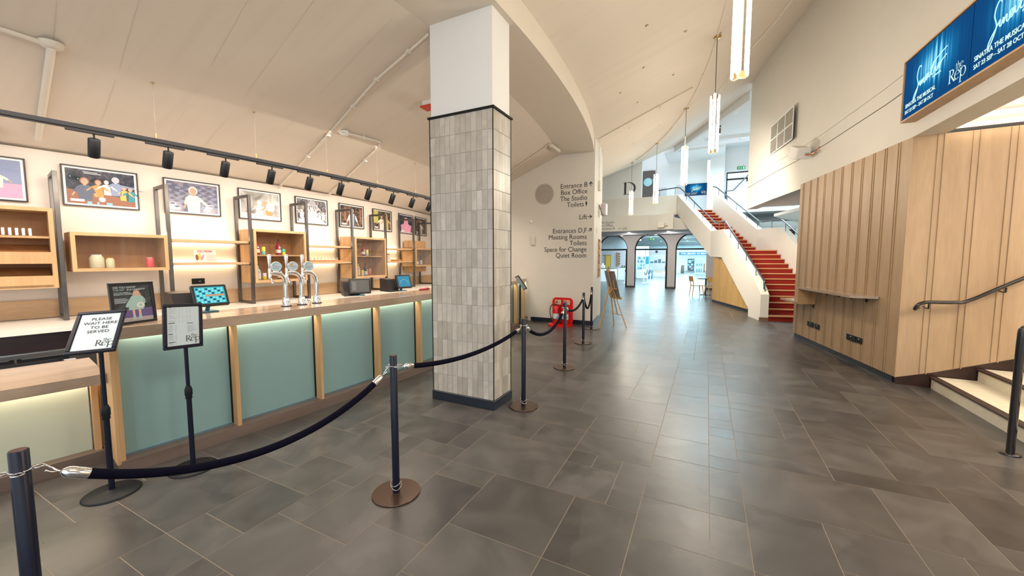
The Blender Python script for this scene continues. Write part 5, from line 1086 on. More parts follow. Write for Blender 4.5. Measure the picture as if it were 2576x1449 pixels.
mb = MB(); mb.m = 0; mb.box(-3.52, 4.3, 3.66, -3.36, 4.42, 3.72, .005); mb.m = 1; mb.box(-3.54, 4.28, 3.63, -3.34, 4.44, 3.655, .003); tag(mb.build('heat_sensor', [m_wht, fc(.6, .05, .01)]), 'red and white fitting just visible left of the column top', 'sensor')
# black wall speaker at far left edge
bs = thing('black_wall_unit', 'black square recess fitting high at the left edge behind the track', 'wall unit', P3(16.5, -10.9, 2.85))
mb = MB(); mb.arc(16.5, 16.7, -12.2, -10.92, 2.84, 3.0, 1); mb.build('body', m_blk, bs)
# ------------------------------------------------------------------ pendants
def pendant(tt, zb, lab, first=None, L=.9):
    z = ceil_rt(22.9, tt); loc = P3(22.9, tt, zb)
    M = Matrix.Translation(loc) @ Matrix.Rotation(radians(tt+20), 4, 'Z')
    t = thing('tube_pendant', lab, 'pendant light', loc, radians(tt+20), 'tall tube pendants down the hall')
    for k in range(3):
        a = 2*pi*k/3; x, y = .062*cos(a), .062*sin(a)
        mb = MB(); mb.tube([M @ Vector(p) for p in ((x, y, .0), (x, y, .015), (x, y, L-.015), (x, y, L))], .02, 12, radii=[.014, .02, .02, .014]); mb.build('lamp_tube', m_lamp, t)
    mb = MB(); mb.tube([M @ Vector(p) for p in ((0, 0, .02), (0, 0, L-.02))], .018, 10)
    for z0 in (-.012, L-.06):
        for k in range(3):
            a = 2*pi*k/3; mb.bar(M @ Vector((0, 0, z0+.03)), M @ Vector((.058*cos(a), .058*sin(a), z0+.03)), .022, .06, up=(0, 0, 1))
    mb.build('brass_spine', m_brass, t)
    mb = MB(); mb.tube([M @ Vector((0, 0, L)), (loc[0], loc[1], z-.02)], .006, 6); mb.build('cable', m_grille, t)
    mb = MB(); mb.lathe([(.06, 0), (.06, -.02), (.02, -.03)], (loc[0], loc[1], z), 20); mb.build('ceiling_rose', m_brass, t)
    l = bpy.data.lights.new('pendant_and_fill_glow', 'POINT'); l.energy = 62; l.color = (1, .87, .70); l.shadow_soft_size = .12; o = bpy.data.objects.new('pendant_and_fill_glow', l); COL.objects.link(o); o.location = (loc[0], loc[1], zb-.12)
pendant(-.6, 3.23, 'nearest tube pendant, cut by the top of the picture'); pendant(7.09, 3.32, 'second nearest tube pendant with brass base'); pendant(14.8, 3.35, 'middle tube pendant hanging before the white pillar')
pendant(22.3, 3.33, 'fourth tube pendant hanging in front of the gallery door'); pendant(29.0, 3.27, 'farthest and smallest tube pendant, below the porthole door')
for tt in (-8.6, -16.5):
    l = bpy.data.lights.new('pendant_and_fill_glow', 'POINT'); l.energy = 62; l.color = (1, .87, .70); l.shadow_soft_size = .12; o = bpy.data.objects.new('pendant_and_fill_glow', l); COL.objects.link(o); o.location = P3(22.9, tt, 3.3)  # added points without pendants, carrying the row on behind the camera to brighten the hall
for x, y in ((-3.6, 20.6), (-1.65, 20.6), (.6, 20.6)):
    l = bpy.data.lights.new('soffit_downlight', 'POINT'); l.energy = 26; l.color = (1, .9, .84); l.shadow_soft_size = .05; o = bpy.data.objects.new('soffit_downlight', l); COL.objects.link(o); o.location = (x, y, 2.7)
# ------------------------------------------------------------------ gallery, staircase
def V2(a, k): return (a[0]*k, a[1]*k)
yG = 18.88
mb = MB(); mb.box(-6.9, yG, 3.53, -1.29, yG+.18, 4.40); struct(mb.build('trim_5', m_wall2))
mb = MB(); mb.box(-6.9, yG+.004, 4.40, -2.80, yG+.18, 6.2)
xs = [-6.9, -5.5, -4.6, -3.6, -2.8]; n = len(xs)
struct(mb.build('wall_gallery', mat('gallery_white', (.70, .72, .71), .8, var=.02)))
mb = MB(); P_ = [(-6.9, 18.45), (-4.6, 18.50), (-3.4, 18.52), (-2.4, 18.44), (-1.36, 18.20)]
mb.prism(P_+[(-1.36, 18.9), (-6.9, 18.9)], 2.86, 3.52); struct(mb.build('trim_6', m_wall2))
mb = MB(); mb.prism([(-6.9, 18.6), (-1.45, 18.6), (.2, 19.8), (3.4, 20.3), (3.4, 22.4), (-6.9, 22.4)], 2.84, 2.95); struct(mb.build('ceiling_gallery', mat('grey_soffit', (.42, .44, .47), .8, var=.02)))
mb = MB(); mb.prism([(-6.9, yG+.1), (-1.1, yG+.1), (.1, 19.6), (.3, 19.7), (3.4, 19.8), (3.4, 22.4), (-6.9, 22.4)], 3.60, 3.757); struct(mb.build('floor_gallery', m_white))
Ff = frame((0, 18.49, 0), (1, 0, 0), (0, 0, 1))
for s, x, z in (('The Studio', -3.93, 3.235), ('Box Office', -3.985, 3.090), ('Entrance B', -3.90, 2.945)):
    o = text('fascia_lettering', s, .165, Ff @ Matrix.Translation((x, z, 0)), m_grey, None, 'RIGHT', offset=-.004, sx=.95); tag(o, 'dark grey lettering "'+s+'" on the gallery fascia', 'lettering', 'lettering on the gallery fascia')
o = text('fascia_lettering', 'Lift', .165, Ff @ Matrix.Translation((-3.56, 2.925, 0)), m_grey, None, offset=-.004); tag(o, 'dark grey lettering "Lift" on the gallery fascia', 'lettering', 'lettering on the gallery fascia')
mb = MB(); F = Ff @ Matrix.Translation((-3.69, 2.985, .001)) @ Matrix.Rotation(-pi/2, 4, 'Z'); mb.rect(-.006, -.05, .006, .04); mb.poly([(0, .055), (-.04, -.01), (0, .015), (.04, -.01)]); tag(mb.build('fascia_arrow', m_grey, None, F), 'small dark arrow before Lift on the gallery fascia', 'arrow sign')
mb = MB(); F = frame((-3.63, yG, 4.575), (1, 0, 0), (0, 0, 1)); s_ = .56; q = MB()
q.pen([(.16*s_, 0), (.16*s_, s_)], .02, .085); q.pen([(0, .012), (.45*s_, .012)], .018, .018); q.pen([(0, s_-.012), (.45*s_, s_-.012)], .018, .018)
q.pen([(.42*s_, s_-.012)]+[(.42*s_+.52*s_*cos(radians(a)), s_/2+(s_/2-.012)*sin(radians(a))) for a in range(80, -81, -16)]+[(.42*s_, .012)], .018, .085); tag(q.build('letter_sign', m_ink, None, F @ Matrix.Translation((0, 0, .003))), 'large black serif letter D on the white gallery wall', 'letter')
# staircase geometry
L0 = Vector((1.443, 11.72)); u1 = Vector((-.238, .971)); w1 = Vector((.971, .238)); W1 = 1.45; rise = .1445; run = .285
Lk = [L0+u1*run*k for k in range(13)]; Rk = [p+w1*W1 for p in Lk]
u2 = Vector((-.473, .881)); w2 = Vector((.881, .473)); L14 = Vector((.34, 16.24)); run2 = .2554
Lm = [L14+u2*run2*k for k in range(13)]; Rm = [p+w2*1.4 for p in Lm]
sc_ = thing('staircase', 'white-walled staircase with rust red treads climbing left to the gallery', 'staircase', (1.6, 12, 0))
def stepmesh(La, Ra, Lb, Rb, z):
    mb = MB(); mb.prism([La, Ra, Rb, Lb], z-.1445, z-.004); return mb
for i in range(26):
    z = rise*(i+1)
    if i < 12: La, Ra, Lb, Rb = Lk[i], Rk[i], Lk[i+1], Rk[i+1]
    elif i == 12: La, Ra, Lb, Rb = Lk[12], Rk[12], Lm[0], Rm[0]
    else:
        j = i-13; La, Ra = Lm[j], Rm[j]; Lb, Rb = (Lm[j+1], Rm[j+1]) if j < 12 else (Lm[12]+u2*.6, Rm[12]+u2*.6)
    stepmesh(La, Ra, Lb, Rb, z).build('tread', m_carpet, sc_)
    u = u1 if i < 13 else u2; mb = MB(); mb.prism([La-u*.02, Ra-u*.02, Ra+u*.045, La+u*.045], z-.028, z+.003); mb.build('nosing', m_nosing, sc_)
def wallrun(pts_out, pts_in, zb, zt, name, m=m_wall2):
    mb = MB(); n = len(pts_out); P = []
    for i in range(n): P += [(pts_out[i][0], pts_out[i][1], zb[i]), (pts_in[i][0], pts_in[i][1], zb[i]), (pts_in[i][0], pts_in[i][1], zt[i]), (pts_out[i][0], pts_out[i][1], zt[i])]
    fs = [(0, 1, 2, 3), tuple(4*(n-1)+i for i in (3, 2, 1, 0))]
    for i in range(n-1):
        for j in range(4): fs.append((4*i+j, 4*i+4+j, 4*i+4+(j+1) % 4, 4*i+(j+1) % 4))
    mb.faces(P, fs); return mb.build(name, m, sc_)
wallrun([(1.26, 11.709), (1.215, 11.88), (1.066, 12.50), (1.064, 12.51), (.43, 15.1), (.09, 16.45), (-1.29, 18.9)], [(1.443, 11.72), (1.41, 11.90), (1.26, 12.55), (1.258, 12.56), (.63, 15.12), (.32, 16.40), (-1.08, 19.02)],
        [0, 0, 0, .21, 1.64, 1.675, 3.6], [.68, .83, 1.235, 1.24, 2.59, 2.61, 4.42], 'left_parapet')
ro = [Vector(p) for p in ((2.86, 12.04), (2.04, 15.39), (1.60, 16.90), (.12, 19.6))]
wallrun([(2.86, 12.04), (2.06, 15.39), (1.60, 16.90), (.14, 19.6)], [(3.06, 12.09), (2.27, 15.45), (1.80, 16.99), (.32, 19.7)], [0, 1.4, 1.5, 3.3], [.95, 2.62, 2.66, 4.50], 'right_parapet')
mb = MB(); mb.faces([(1.26, 12.56, .19), (2.86, 12.95, .19), (2.06, 15.39, 1.62), (.63, 15.1, 1.62), (1.60, 16.9, 1.65), (.32, 16.4, 1.65), (.12, 19.6, 3.58), (-1.1, 19.0, 3.58)], [(0, 1, 2, 3), (3, 2, 4, 5), (5, 4, 6, 7)]); mb.build('soffit', m_wall2, sc_)
mb = MB(); mb.prism([(1.255, 11.700), (1.45, 11.71), (1.44, 11.76), (1.245, 11.76)], 0, .09); mb.build('skirting', fc(.16, .09, .05), sc_)
hl = thing('stair_handrail', 'dark metal handrail on the left stair parapet turning along the gallery edge', 'handrail', (1.3, 12, .8))
c0 = [(1.345, 11.83, .98), (1.335, 11.86, 1.03), (.53, 15.0, 2.80), (.50, 15.15, 2.86), (.22, 16.25, 2.90), (.19, 16.42, 2.95), (-1.15, 18.85, 4.68), (-1.30, 18.97, 4.74), (-2.2, 18.98, 4.66), (-2.75, 18.98, 4.62)]
mb = MB(); mb.tube(c0, .024, 10); mb.build('rail', m_rail, hl)
mb = MB(); mb.tube([(1.345, 11.83, .98), (1.36, 11.80, .70)], .012, 8); mb.tube([(1.33, 11.88, 1.0), (1.34, 11.86, .74)], .012, 8); mb.build('end_post', m_rail, hl)
def lerp(a, b, t): return tuple(a[i]+(b[i]-a[i])*t for i in range(3))
for a, b, ts in ((c0[1], c0[2], (.17, .40, .62, .85)), (c0[2], c0[4], (.1, .6)), (c0[5], c0[6], (.05, .3, .55, .8)), (c0[7], c0[9], (.05, .5))):
    for t_ in ts:
        p = lerp(a, b, t_); mb = MB(); mb.tube([p, (p[0]+.0, p[1]-.04, p[2]-.30)], .010, 8); mb.build('baluster', m_rail, hl)
hr2 = thing('stair_handrail', 'dark metal handrail on the right stair parapet by the red treads', 'handrail', (2.9, 12, 1.1))
c1 = [(2.96, 12.1, 1.22), (2.17, 15.3, 2.82), (2.13, 15.5, 2.88), (1.74, 16.8, 2.92), (1.66, 17.05, 2.98), (.26, 19.55, 4.72), (.13, 19.7, 4.78)]
mb = MB(); mb.tube(c1, .024, 10); mb.build('rail', m_rail, hr2)
for a, b, ts in ((c1[0], c1[1], (.2, .45, .7, .95)), (c1[2], c1[3], (.45,)), (c1[4], c1[5], (.03, .25, .48, .71, .93))):
    for t_ in ts:
        p = lerp(a, b, t_); mb = MB(); mb.tube([p, (p[0], p[1]-.03, p[2]-.28)], .010, 8); mb.build('baluster', m_rail, hr2)
mb = MB(); mb.lathe([(.05, 0), (.05, .30), (.035, .34), (.0, .36)], (1.36, 13.15, .725), 16, caps=False); mb.lathe([(.03, .34), (.034, .42), (0, .44)], (1.36, 13.15, .725), 12, caps=False); tag(mb.build('black_floor_bin', m_blk), 'black cylindrical object standing on the stair against the left parapet', 'post')
# timber cladding below the stair
q0 = Vector((1.13, 13.36)); q1 = Vector((.2, 16.14)); dd = q1-q0; Lq = dd.length; M = frame((q1.x, q1.y, 0), (-dd.x, -dd.y, 0), (0, 0, 1)); mb = MB()
zt = [(0, 1.62), (.55, 1.62), (Lq, .16)]
prof = [(0, .09), (Lq, .09), (Lq, .16), (.95, 1.62), (0, 1.64)]
mb.faces([(a, b, 0) for a, b in prof]+[(a, b, -.05) for a, b in prof], [(0, 1, 2, 3, 4), (9, 8, 7, 6, 5)]+[(i, 5+i, 5+(i+1) % 5, (i+1) % 5) for i in range(5)])
for k in range(1, 10):
    x = k*Lq/10; zz = interp(x, [0, .95, Lq], [1.63, 1.62, .16]); mb.box(x-.006, .09, 0, x+.006, zz, .008, .002)
tag(mb.build('timber_stair_cladding', wood('gold_oak', (.50, .30, .10), (.62, .40, .15), 'Z', scale=3.2, stretch=.12), None, M), 'golden timber cladding filling the space under the staircase', 'cladding')
mb = MB(); mb.box(0, 0, -.05, Lq+.05, .09, -.015); struct(mb.build('baseboard_stair', m_skirt, None, M))
# ------------------------------------------------------------------ arch wall
yA = 22.2; th = .35; zT = 2.85
arches = [(-5.62, -3.97), (-3.6, -1.885), (-1.51, .2)]
mb = MB(); solid = [(-6.9, -5.62), (-3.97, -3.6), (-1.885, -1.51), (-.04, 3.4)]
for a, b in solid: mb.box(a, yA, 0, b, yA+th, zT)
for a, b in arches:
    c = (a+b)/2; r = (b-a)/2; b_ = min(b, -.04) if a > -2 else b; N = 24
    pts = [(c-r*cos(pi*k/N), 2.1+r*sin(pi*k/N)) for k in range(N+1)]; pts = [(x, min(z, zT)) for x, z in pts if x <= b_+.001]
    for i in range(len(pts)-1):
        (xa, za), (xb, zb) = pts[i], pts[i+1]
        if za >= zT and zb >= zT: continue
        P = [(xa, za), (xb, zb), (xb, zT), (xa, zT)]
        mb.faces([(x, yA, z) for x, z in P]+[(x, yA+th, z) for x, z in P], [(0, 1, 2, 3), (7, 6, 5, 4), (0, 4, 5, 1)])
struct(mb.build('wall_arcade', mat('arcade_plaster', (.56, .51, .48), .8, var=.03)))
mb = MB()
for a, b in ((-3.97, -3.6), (-1.885, -1.51), (-.04, 3.4)): mb.box(a-.01, yA-.01, 0, b+.01, yA+.05, .09)
struct(mb.build('baseboard_arcade', fc(.05, .04, .04)))
for i, (a, b) in enumerate(arches):
    t = thing('door_%d' % (i+1), '', '', ((a+b)/2, yA+.2, 0)); del t['label']; del t['category']; t['kind'] = 'structure'
    c = (a+b)/2; r = (b-a)/2; mb = MB(); y = yA+.22
    arc_ = [(c-(r-.03)*cos(pi*k/24), y, min(2.1+(r-.03)*sin(pi*k/24), zT)) for k in range(25)]; mb.tube(arc_, .032, 6); mb.build('door_frame', m_black, t)
    mb = MB(); mb.box(a, y-.05, 2.05, b, y+.05, 2.13); mb.box(a, y-.04, 0, a+.05, y+.04, 2.05); mb.box(b-.10, y-.12, 0, b, y+.04, 2.05); mb.build('transom', m_black, t)
    mb = MB(); P = [(c-(r-.04)*cos(pi*k/24), min(2.12+(r-.04)*sin(pi*k/24), zT)) for k in range(25)]; mb.face([(x, y, z) for x, z in P]); mb.build('lunette_glass', m_glassb, t)
mb = MB(); mb.prism([(-1.36, 18.62), (.15, 18.62), (.15, 18.72), (-1.36, 18.72)], 2.86, [3.42, 2.92, 2.92, 3.42]); struct(mb.build('trim_12', m_wall2))
for x, y in ((-4, 26), (-1.5, 27), (-4, 35), (-1.5, 38), (-2, 47)):
    l = bpy.data.lights.new('lobby_fill', 'POINT'); l.energy = 40; l.color = (.75, .93, 1); l.shadow_soft_size = .2; o = bpy.data.objects.new('lobby_fill', l); COL.objects.link(o); o.location = (x, y, 2.2)  # fill points added for a brighter lobby ceiling, no lamps around them
# exit sign, downlights, small dome under gallery
def exitsign(loc, w, lab):
    t = thing('exit_sign', lab, 'exit sign', loc); F = frame(loc, (1, 0, 0), (0, 0, 1)); mb = MB(); mb.box(-w/2, 0, -.02, w/2, w*.42, 0, .003); mb.build('sign_body', fc(.02, .32, .12), t, F)
    mb = MB(); s = w; mb.poly([(-.38*s, .21*s), (-.26*s, .33*s), (-.26*s, .25*s), (-.12*s, .25*s), (-.12*s, .17*s), (-.26*s, .17*s), (-.26*s, .09*s)], .002)
    mb.disc(.07*s, .33*s, .035*s, z=.002); mb.pen([(.05*s, .28*s), (.02*s, .16*s)], .05*s, .05*s, .002); mb.pen([(.02*s, .16*s), (.10*s, .11*s), (.08*s, .05*s)], .03*s, .03*s, .002); mb.pen([(.02*s, .16*s), (-.06*s, .10*s)], .03*s, .03*s, .002); mb.pen([(-.04*s, .22*s), (.05*s, .27*s), (.13*s, .22*s)], .025*s, .025*s, .002)
    mb.rect(.24*s, .05*s, .40*s, .37*s, .002); mb.build('sign_pictogram', emit('exit_white', (.7, 1, .85), .8), t, F)
    mb = MB(); mb.box(-w*.3, w*.42, -.012, -w*.28, w*.42+.12, -.008); mb.box(w*.28, w*.42, -.012, w*.3, w*.42+.12, -.008); mb.build('hanger', m_grille, t, F)
exitsign((-2.67, 21.9, 2.56), .28, 'green exit sign with running figure above the middle arch')
for (x, y) in ((-3.42, 19.4), (-3.77, 20.6), (-4.22, 21.8), (-1.65, 19.4), (-2.46, 21.8)):
    mb = MB(); mb.lathe([(.0, 0), (.05, 0)], (x, y, 2.838), 16, caps=False); mb.lathe([(.05, 0), (.07, 0), (.07, .004)], (x, y, 2.836), 16, caps=False); tag(mb.build('downlight', m_dl), 'small round glowing downlight in the soffit under the gallery', 'downlight', 'downlights under the gallery')
mb = MB(); mb.lathe([(.06, 0), (.06, -.04)], (-2.79, 21.0, 2.84), 16); mb.sphere((-2.79, 21.0, 2.79), .05); tag(mb.build('dome_camera', m_grille), 'small dark dome camera under the gallery', 'security camera')
t = thing('fascia_speaker', 'small white speaker on the right end of the gallery fascia', 'speaker', (-1.8, 18.1, 2.95)); mb = MB(); mb.box(-1.98, 18.05, 2.93, -1.72, 18.28, 3.14, .01, None); mb.build('cabinet', m_cream, t); mb = MB(); mb.tube([(-1.72, 18.15, 3.0), (-1.6, 18.2, 3.02), (-1.58, 18.3, 2.98)], .015, 8); mb.build('bracket', m_brass, t)
# upstairs back wall, door, screen, pillar
m_up = mat('upstairs_white', (.72, .75, .76), .8, var=.015)
mb = MB(); mb.box(-6.9, 21.8, 3.757, -.15, 22.0, 7.3); mb.box(.62, 21.8, 5.75, 3.6, 22.0, 7.3); mb.box(.62, 21.8, 3.757, .7, 22.0, 5.75); mb.box(2.2, 21.8, 3.757, 3.6, 22.0, 5.75); struct(mb.build('wall_upper_back', m_up))
mb = MB(); mb.box(-.02, 21.3, 3.757, .60, 21.79, 7.3); struct(mb.build('wall_pillar', m_up))
mb = MB(); mb.box(-1.95, 19.6, 6.45, .55, 21.9, 6.57); mb.box(.55, 20.9, 6.9, 3.6, 21.9, 7.0); mb.prism([(-1.5, 18.9), (1.0, 14.9), (3.6, 14.9), (3.6, 17.6), (.0, 19.6), (-1.9, 19.7)], 6.62, 6.74); struct(mb.build('ceiling_upper', m_up))
mb = MB(); mb.bar((-1.42, 18.86, 6.40), (1.08, 14.7, 6.74), .12, .30, up=(0, 0, 1)); struct(mb.build('trim_7', m_up))
mb = MB(); mb.box(-.25, 18.6, 6.50, 2.9, 18.72, 6.62); struct(mb.build('trim_8', m_up))
mb = MB()
for k in range(5): x = .6+.5*k; mb.tube([(x, 19.6, 6.9), (x+.3, 20.2, 7.15), (x+.6, 20.8, 6.95)], .03, 6)
tag(mb.build('skylight_trusses', m_wht), 'thin white trusses under the bright skylight above the upper stair', 'trusses')
dr = thing('porthole_door', 'dark grey gallery door with round porthole window', 'door', (-2.93, 21.78, 3.757))
Fd = frame((-3.29, 21.79, 3.757), (1, 0, 0), (0, 0, 1)); mb = MB(); N = 32; W_, H_ = .72, 2.42; cx_, cz_, r_ = .37, 1.84, .235
ring = [(cx_+r_*cos(2*pi*k/N), cz_+r_*sin(2*pi*k/N)) for k in range(N)]
def out(a):
    c, s = cos(a), sin(a); k = min((W_-cx_)/c if c > 1e-6 else 9, (-cx_)/c if c < -1e-6 else 9, (H_-cz_)/s if s > 1e-6 else 9, (-cz_)/s if s < -1e-6 else 9); return (cx_+c*k, cz_+s*k)
ou = [out(2*pi*k/N) for k in range(N)]
for k in range(N): j = (k+1) % N; mb.face([(ring[k][0], ring[k][1], .04), (ou[k][0], ou[k][1], .04), (ou[j][0], ou[j][1], .04), (ring[j][0], ring[j][1], .04)])
for (a, b) in ((0, 0), (0, H_), (W_, H_), (W_, 0)): pass
mb.box(0, 0, -.005, W_, H_, .0); mb.build('leaf', fc(.10, .085, .075, .5), dr, Fd)
mb = MB(); mb.disc(cx_, cz_, r_, z=.02, n=32); mb.build('porthole_glass', fc(.38, .68, .74, .1), dr, Fd)
mb = MB(); mb.lathe([(r_-.01, .04), (r_+.02, .04), (r_+.02, .05), (r_-.01, .05)], n=32, M=Fd @ Matrix.Translation((cx_, cz_, 0)), caps=False); mb.build('porthole_rim', m_grille, dr)
mb = MB(); mb.box(.62, 1.35, .04, .65, 1.72, .07, .01); mb.disc(.635, 1.93, .05, z=.05); mb.disc(.635, 1.12, .03, z=.05); mb.build('pull_handle', m_stain, dr, Fd)
sv = thing('gallery_screen', 'small dark show screen on the upstairs wall beside the staircase', 'screen', (-.6, 21.75, 4.8)); Fs = frame((-1.10, 21.74, 4.76), (1, .0, 0), (.0, 0, 1))
mb = MB(); mb.box(-.02, -.02, -.04, .97, .57, -.005); mb.build('bezel', m_blk, sv, Fs); o = screen_panel('screen', 0, 0, .95, .55, 0, Fs, sv)
for cc_ in script_curve(.155):
    b = MB(); b.tube([(p.x+.22, p.y+.24, .004) for p in smoothp([(a_, b_, 0) for a_, b_ in cc_], 4)], .007, 6); b.build('script_title', m_gold, o, Fs)
text('show_title', 'SINATRA THE MUSICAL', .05, Fs @ Matrix.Translation((.03, .09, .003)), m_gold, o, offset=.01); text('show_dates', 'SAT 23 SEP \u2013 SAT 28 OCT', .042, Fs @ Matrix.Translation((.03, .035, .003)), m_gold, o, offset=.01)
b = MB(); the_rep(b, .10, .72, .07); b.build('logo', m_gold, o, Fs @ Matrix.Translation((0, 0, .003)))
mb = MB(); mb.box(-1.5, 21.76, 3.76, -.12, 21.80, 5.32); mb.box(-2.55, 21.76, 3.76, -2.0, 21.80, 5.25); struct(mb.build('trim_9', mat('recess_grey', (.52, .54, .58), .8)))
# upper stair at the right behind the pillar
us = thing('upper_stair', 'short upper stair flight with sloping white parapet behind the right wall end', 'staircase', (1, 20.5, 4.2)); mb = MB()
slp = [(.2, 3.9), (.62, 4.15), (2.6, 6.15), (2.6, 4.7), (.9, 3.2), (.2, 3.2)]
mb.faces([(x, 20.45, z) for x, z in slp]+[(x, 20.6, z) for x, z in slp], [(0, 5, 4, 3, 2, 1), (6, 7, 8, 9, 10, 11)]+[(i, (i+1) % 6, 6+(i+1) % 6, 6+i) for i in range(6)]); mb.build('parapet', m_up, us)
mb = MB(); mb.tube([(.64, 20.5, 4.3), (.64, 20.5, 4.66), (.95, 20.5, 4.68), (2.3, 20.5, 6.2)], .028, 8); mb.build('handrail', m_rail, us)
mb = MB(); mb.box(.7, 21.84, 5.70, 2.2, 21.9, 5.76); mb.box(.7, 21.84, 5.38, 2.2, 21.9, 5.45); mb.box(1.55, 21.84, 3.8, 1.60, 21.9, 5.4); mb.box(.7, 21.84, 3.8, .75, 21.9, 5.7); o = struct(mb.build('window_1', m_black))
mb = MB(); mb.rect(.7, 3.8, 2.2, 5.7); mb.build('glass_pane', m_glassb, o, frame((0, 21.88, 0), (1, 0, 0), (0, 0, 1)))
exitsign((1.30, 21.79, 5.84), .34, 'pale green exit sign high beside the right wall end')
mb = MB(); mb.lathe([(.13, 0), (.12, -.04), (.05, -.07), (0, -.07)], (.62, 15.7, 6.62), 20, caps=False); tag(mb.build('ceiling_dome', m_wht), 'flat white dome fitting on the upper ceiling near the right wall', 'ceiling fitting')
t = thing('ceiling_spotlight', 'brown cylinder spotlight hanging from the upper ceiling', 'spotlight', (.25, 16.5, 6.2)); mb = MB(); mb.lathe([(.07, 0), (.07, .20), (.0, .21)], (.22, 16.6, 6.18), 18, caps=False); mb.build('barrel', fc(.12, .08, .06, .4), t); mb = MB(); mb.lathe([(0, .003), (.062, .003)], (.22, 16.6, 6.18), 16, caps=False); mb.build('lens', m_dl, t); mb = MB(); mb.box(.15, 16.55, 6.42, .29, 16.65, 6.48); mb.tube([(.22, 16.6, 6.38), (.22, 16.6, 6.6)], .012, 6); mb.build('mount', fc(.12, .08, .06, .4), t)
# back right ground area: wall, window
mb = MB(); mb.box(2.0, 20.3, 0, 2.68, 20.5, 3.2); mb.box(3.3, 20.3, 0, 7.4, 20.5, 3.2); mb.box(2.68, 20.3, 2.84, 3.3, 20.5, 3.2); mb.box(2.68, 20.3, 0, 3.3, 20.5, .9); struct(mb.build('wall_right_back', fc(.5, .55, .56, .8)))
mb = MB(); mb.box(2.68, 20.28, 2.78, 3.3, 20.4, 2.86); mb.box(3.22, 20.28, .9, 3.3, 20.4, 2.86); mb.box(2.68, 20.30, 2.42, 3.3, 20.36, 2.46); mb.box(2.68, 20.28, .88, 3.3, 20.4, .95); o = struct(mb.build('window_2', m_black))
mb = MB(); mb.rect(2.68, .95, 3.22, 2.8); mb.build('glass_pane', m_glassb, o, frame((0, 20.34, 0), (1, 0, 0), (0, 0, 1)))
mb = MB(); mb.box(7.3, 6.6, 0, 7.5, 20.5, 3.3); struct(mb.build('wall_right_side', m_wall2))
mb = MB(); mb.box(3.4, 18, 3.24, 3.6, 22, 7.3); mb.box(2.3, 13.85, 3.24, 3.6, 14.0, 6.8); mb.box(3.4, 14, 3.24, 3.6, 18, 6.8); struct(mb.build('wall_upper_right', m_up))
# ------------------------------------------------------------------ lobby beyond the arches
m_lob = mat('lobby_white', (.74, .78, .80), .7, var=.02); m_lobw = mat('lobby_mauve', (.62, .56, .58), .7, var=.02)
mb = MB(); mb.box(-14, 56, 0, 12, 56.3, 5); mb.box(-14, 22.4, 0, -13.8, 56, 5); mb.box(11.8, 22.4, 0, 12, 56, 5); struct(mb.build('wall_lobby_far', m_lob))
mb = MB(); mb.box(-14, 22.4, 3.45, 12, 56.3, 3.6); struct(mb.build('ceiling_lobby', m_lob))
mb = MB(); mb.box(-10, 33, 0, -7.98, 33.3, 3.45); mb.box(-7.25, 33, 0, -5.55, 33.3, 3.45); mb.box(-7.98, 33, 1.9, -7.25, 33.3, 3.45); mb.box(-7.98, 33.2, 0, -7.25, 33.3, 3.45); struct(mb.build('wall_lobby_left', m_lobw))
mb = MB(); mb.box(-7.68, 33.0, 0, -7.28, 33.15, 1.86); tag(mb.build('yellow_door', fc(.85, .48, .06)), 'yellow door behind the white counter, through the left arch', 'door')
mb = MB(); mb.box(-8.5, 32.9, 1.0, -8.05, 32.98, 2.3); tag(mb.build('blue_window_poster', fc(.25, .45, .65)), 'blue display panel at the left edge of the left arch', 'panel')
mb = MB(); mb.box(-6.72, 32.85, 1.0, -6.58, 33, 2.1); mb.m = 1
for k in range(5): mb.box(-6.56, 32.84, 1.1+.2*k, -6.46, 32.86, 1.22+.2*k)
tag(mb.build('leaflet_strip', [m_oakin, m_grille]), 'narrow brown leaflet strip on the mauve lobby wall', 'rack')
def lobcounter(poly, h, lab, mtop=m_grille, mm=None):
    t = thing('lobby_counter', lab, 'counter', (poly[0][0], poly[0][1], 0)); mb = MB(); mb.prism(poly, 0, h-.04); mb.build('front', mm or m_lob, t); mb = MB(); mb.prism(poly, h-.04, h); mb.build('top', mtop, t)
lobcounter([(-8.2, 26.6), (-6.6, 26.9), (-5.75, 27.2), (-5.7, 28.0), (-8.2, 28.0)], .90, 'curved white lobby counter in the left arch')
lobcounter([(-5.95, 29.6), (-4.9, 29.8), (-4.9, 30.5), (-5.95, 30.5)], .93, 'second white lobby counter right of the brown end panel')
mb = MB(); mb.box(-6.12, 29.5, 0, -5.96, 30.4, .9); tag(mb.build('counter_end_panel', fc(.5, .33, .25)), 'brown end panel between the two lobby counters', 'panel')
mb = MB(); mb.box(-6.6, 29.3, 0, -6.15, 29.9, .62); tag(mb.build('low_white_cabinet', m_lobw), 'low pinkish cabinet between the lobby counters', 'cabinet')
mb = MB(); mb.box(-6.75, 27.4, .9, -6.45, 27.6, 1.12, .03); mb.box(-6.66, 27.45, 1.1, -6.54, 27.55, 1.25, .02); tag(mb.build('white_till', m_wht), 'white till standing on the curved lobby counter', 'till')
for k, (x, y, z) in enumerate(((-6.2, 27.3, .9), (-5.75, 29.9, .93), (-5.6, 29.95, .93), (-5.45, 30.0, .93), (-5.15, 30.1, .93))):
    mb = MB(); mb.box(x, y, z, x+.09, y+.08, z+.14, .01); tag(mb.build('card_holder', m_grille), 'small dark item in the row on the lobby counters', 'counter item', 'dark items on the lobby counters')
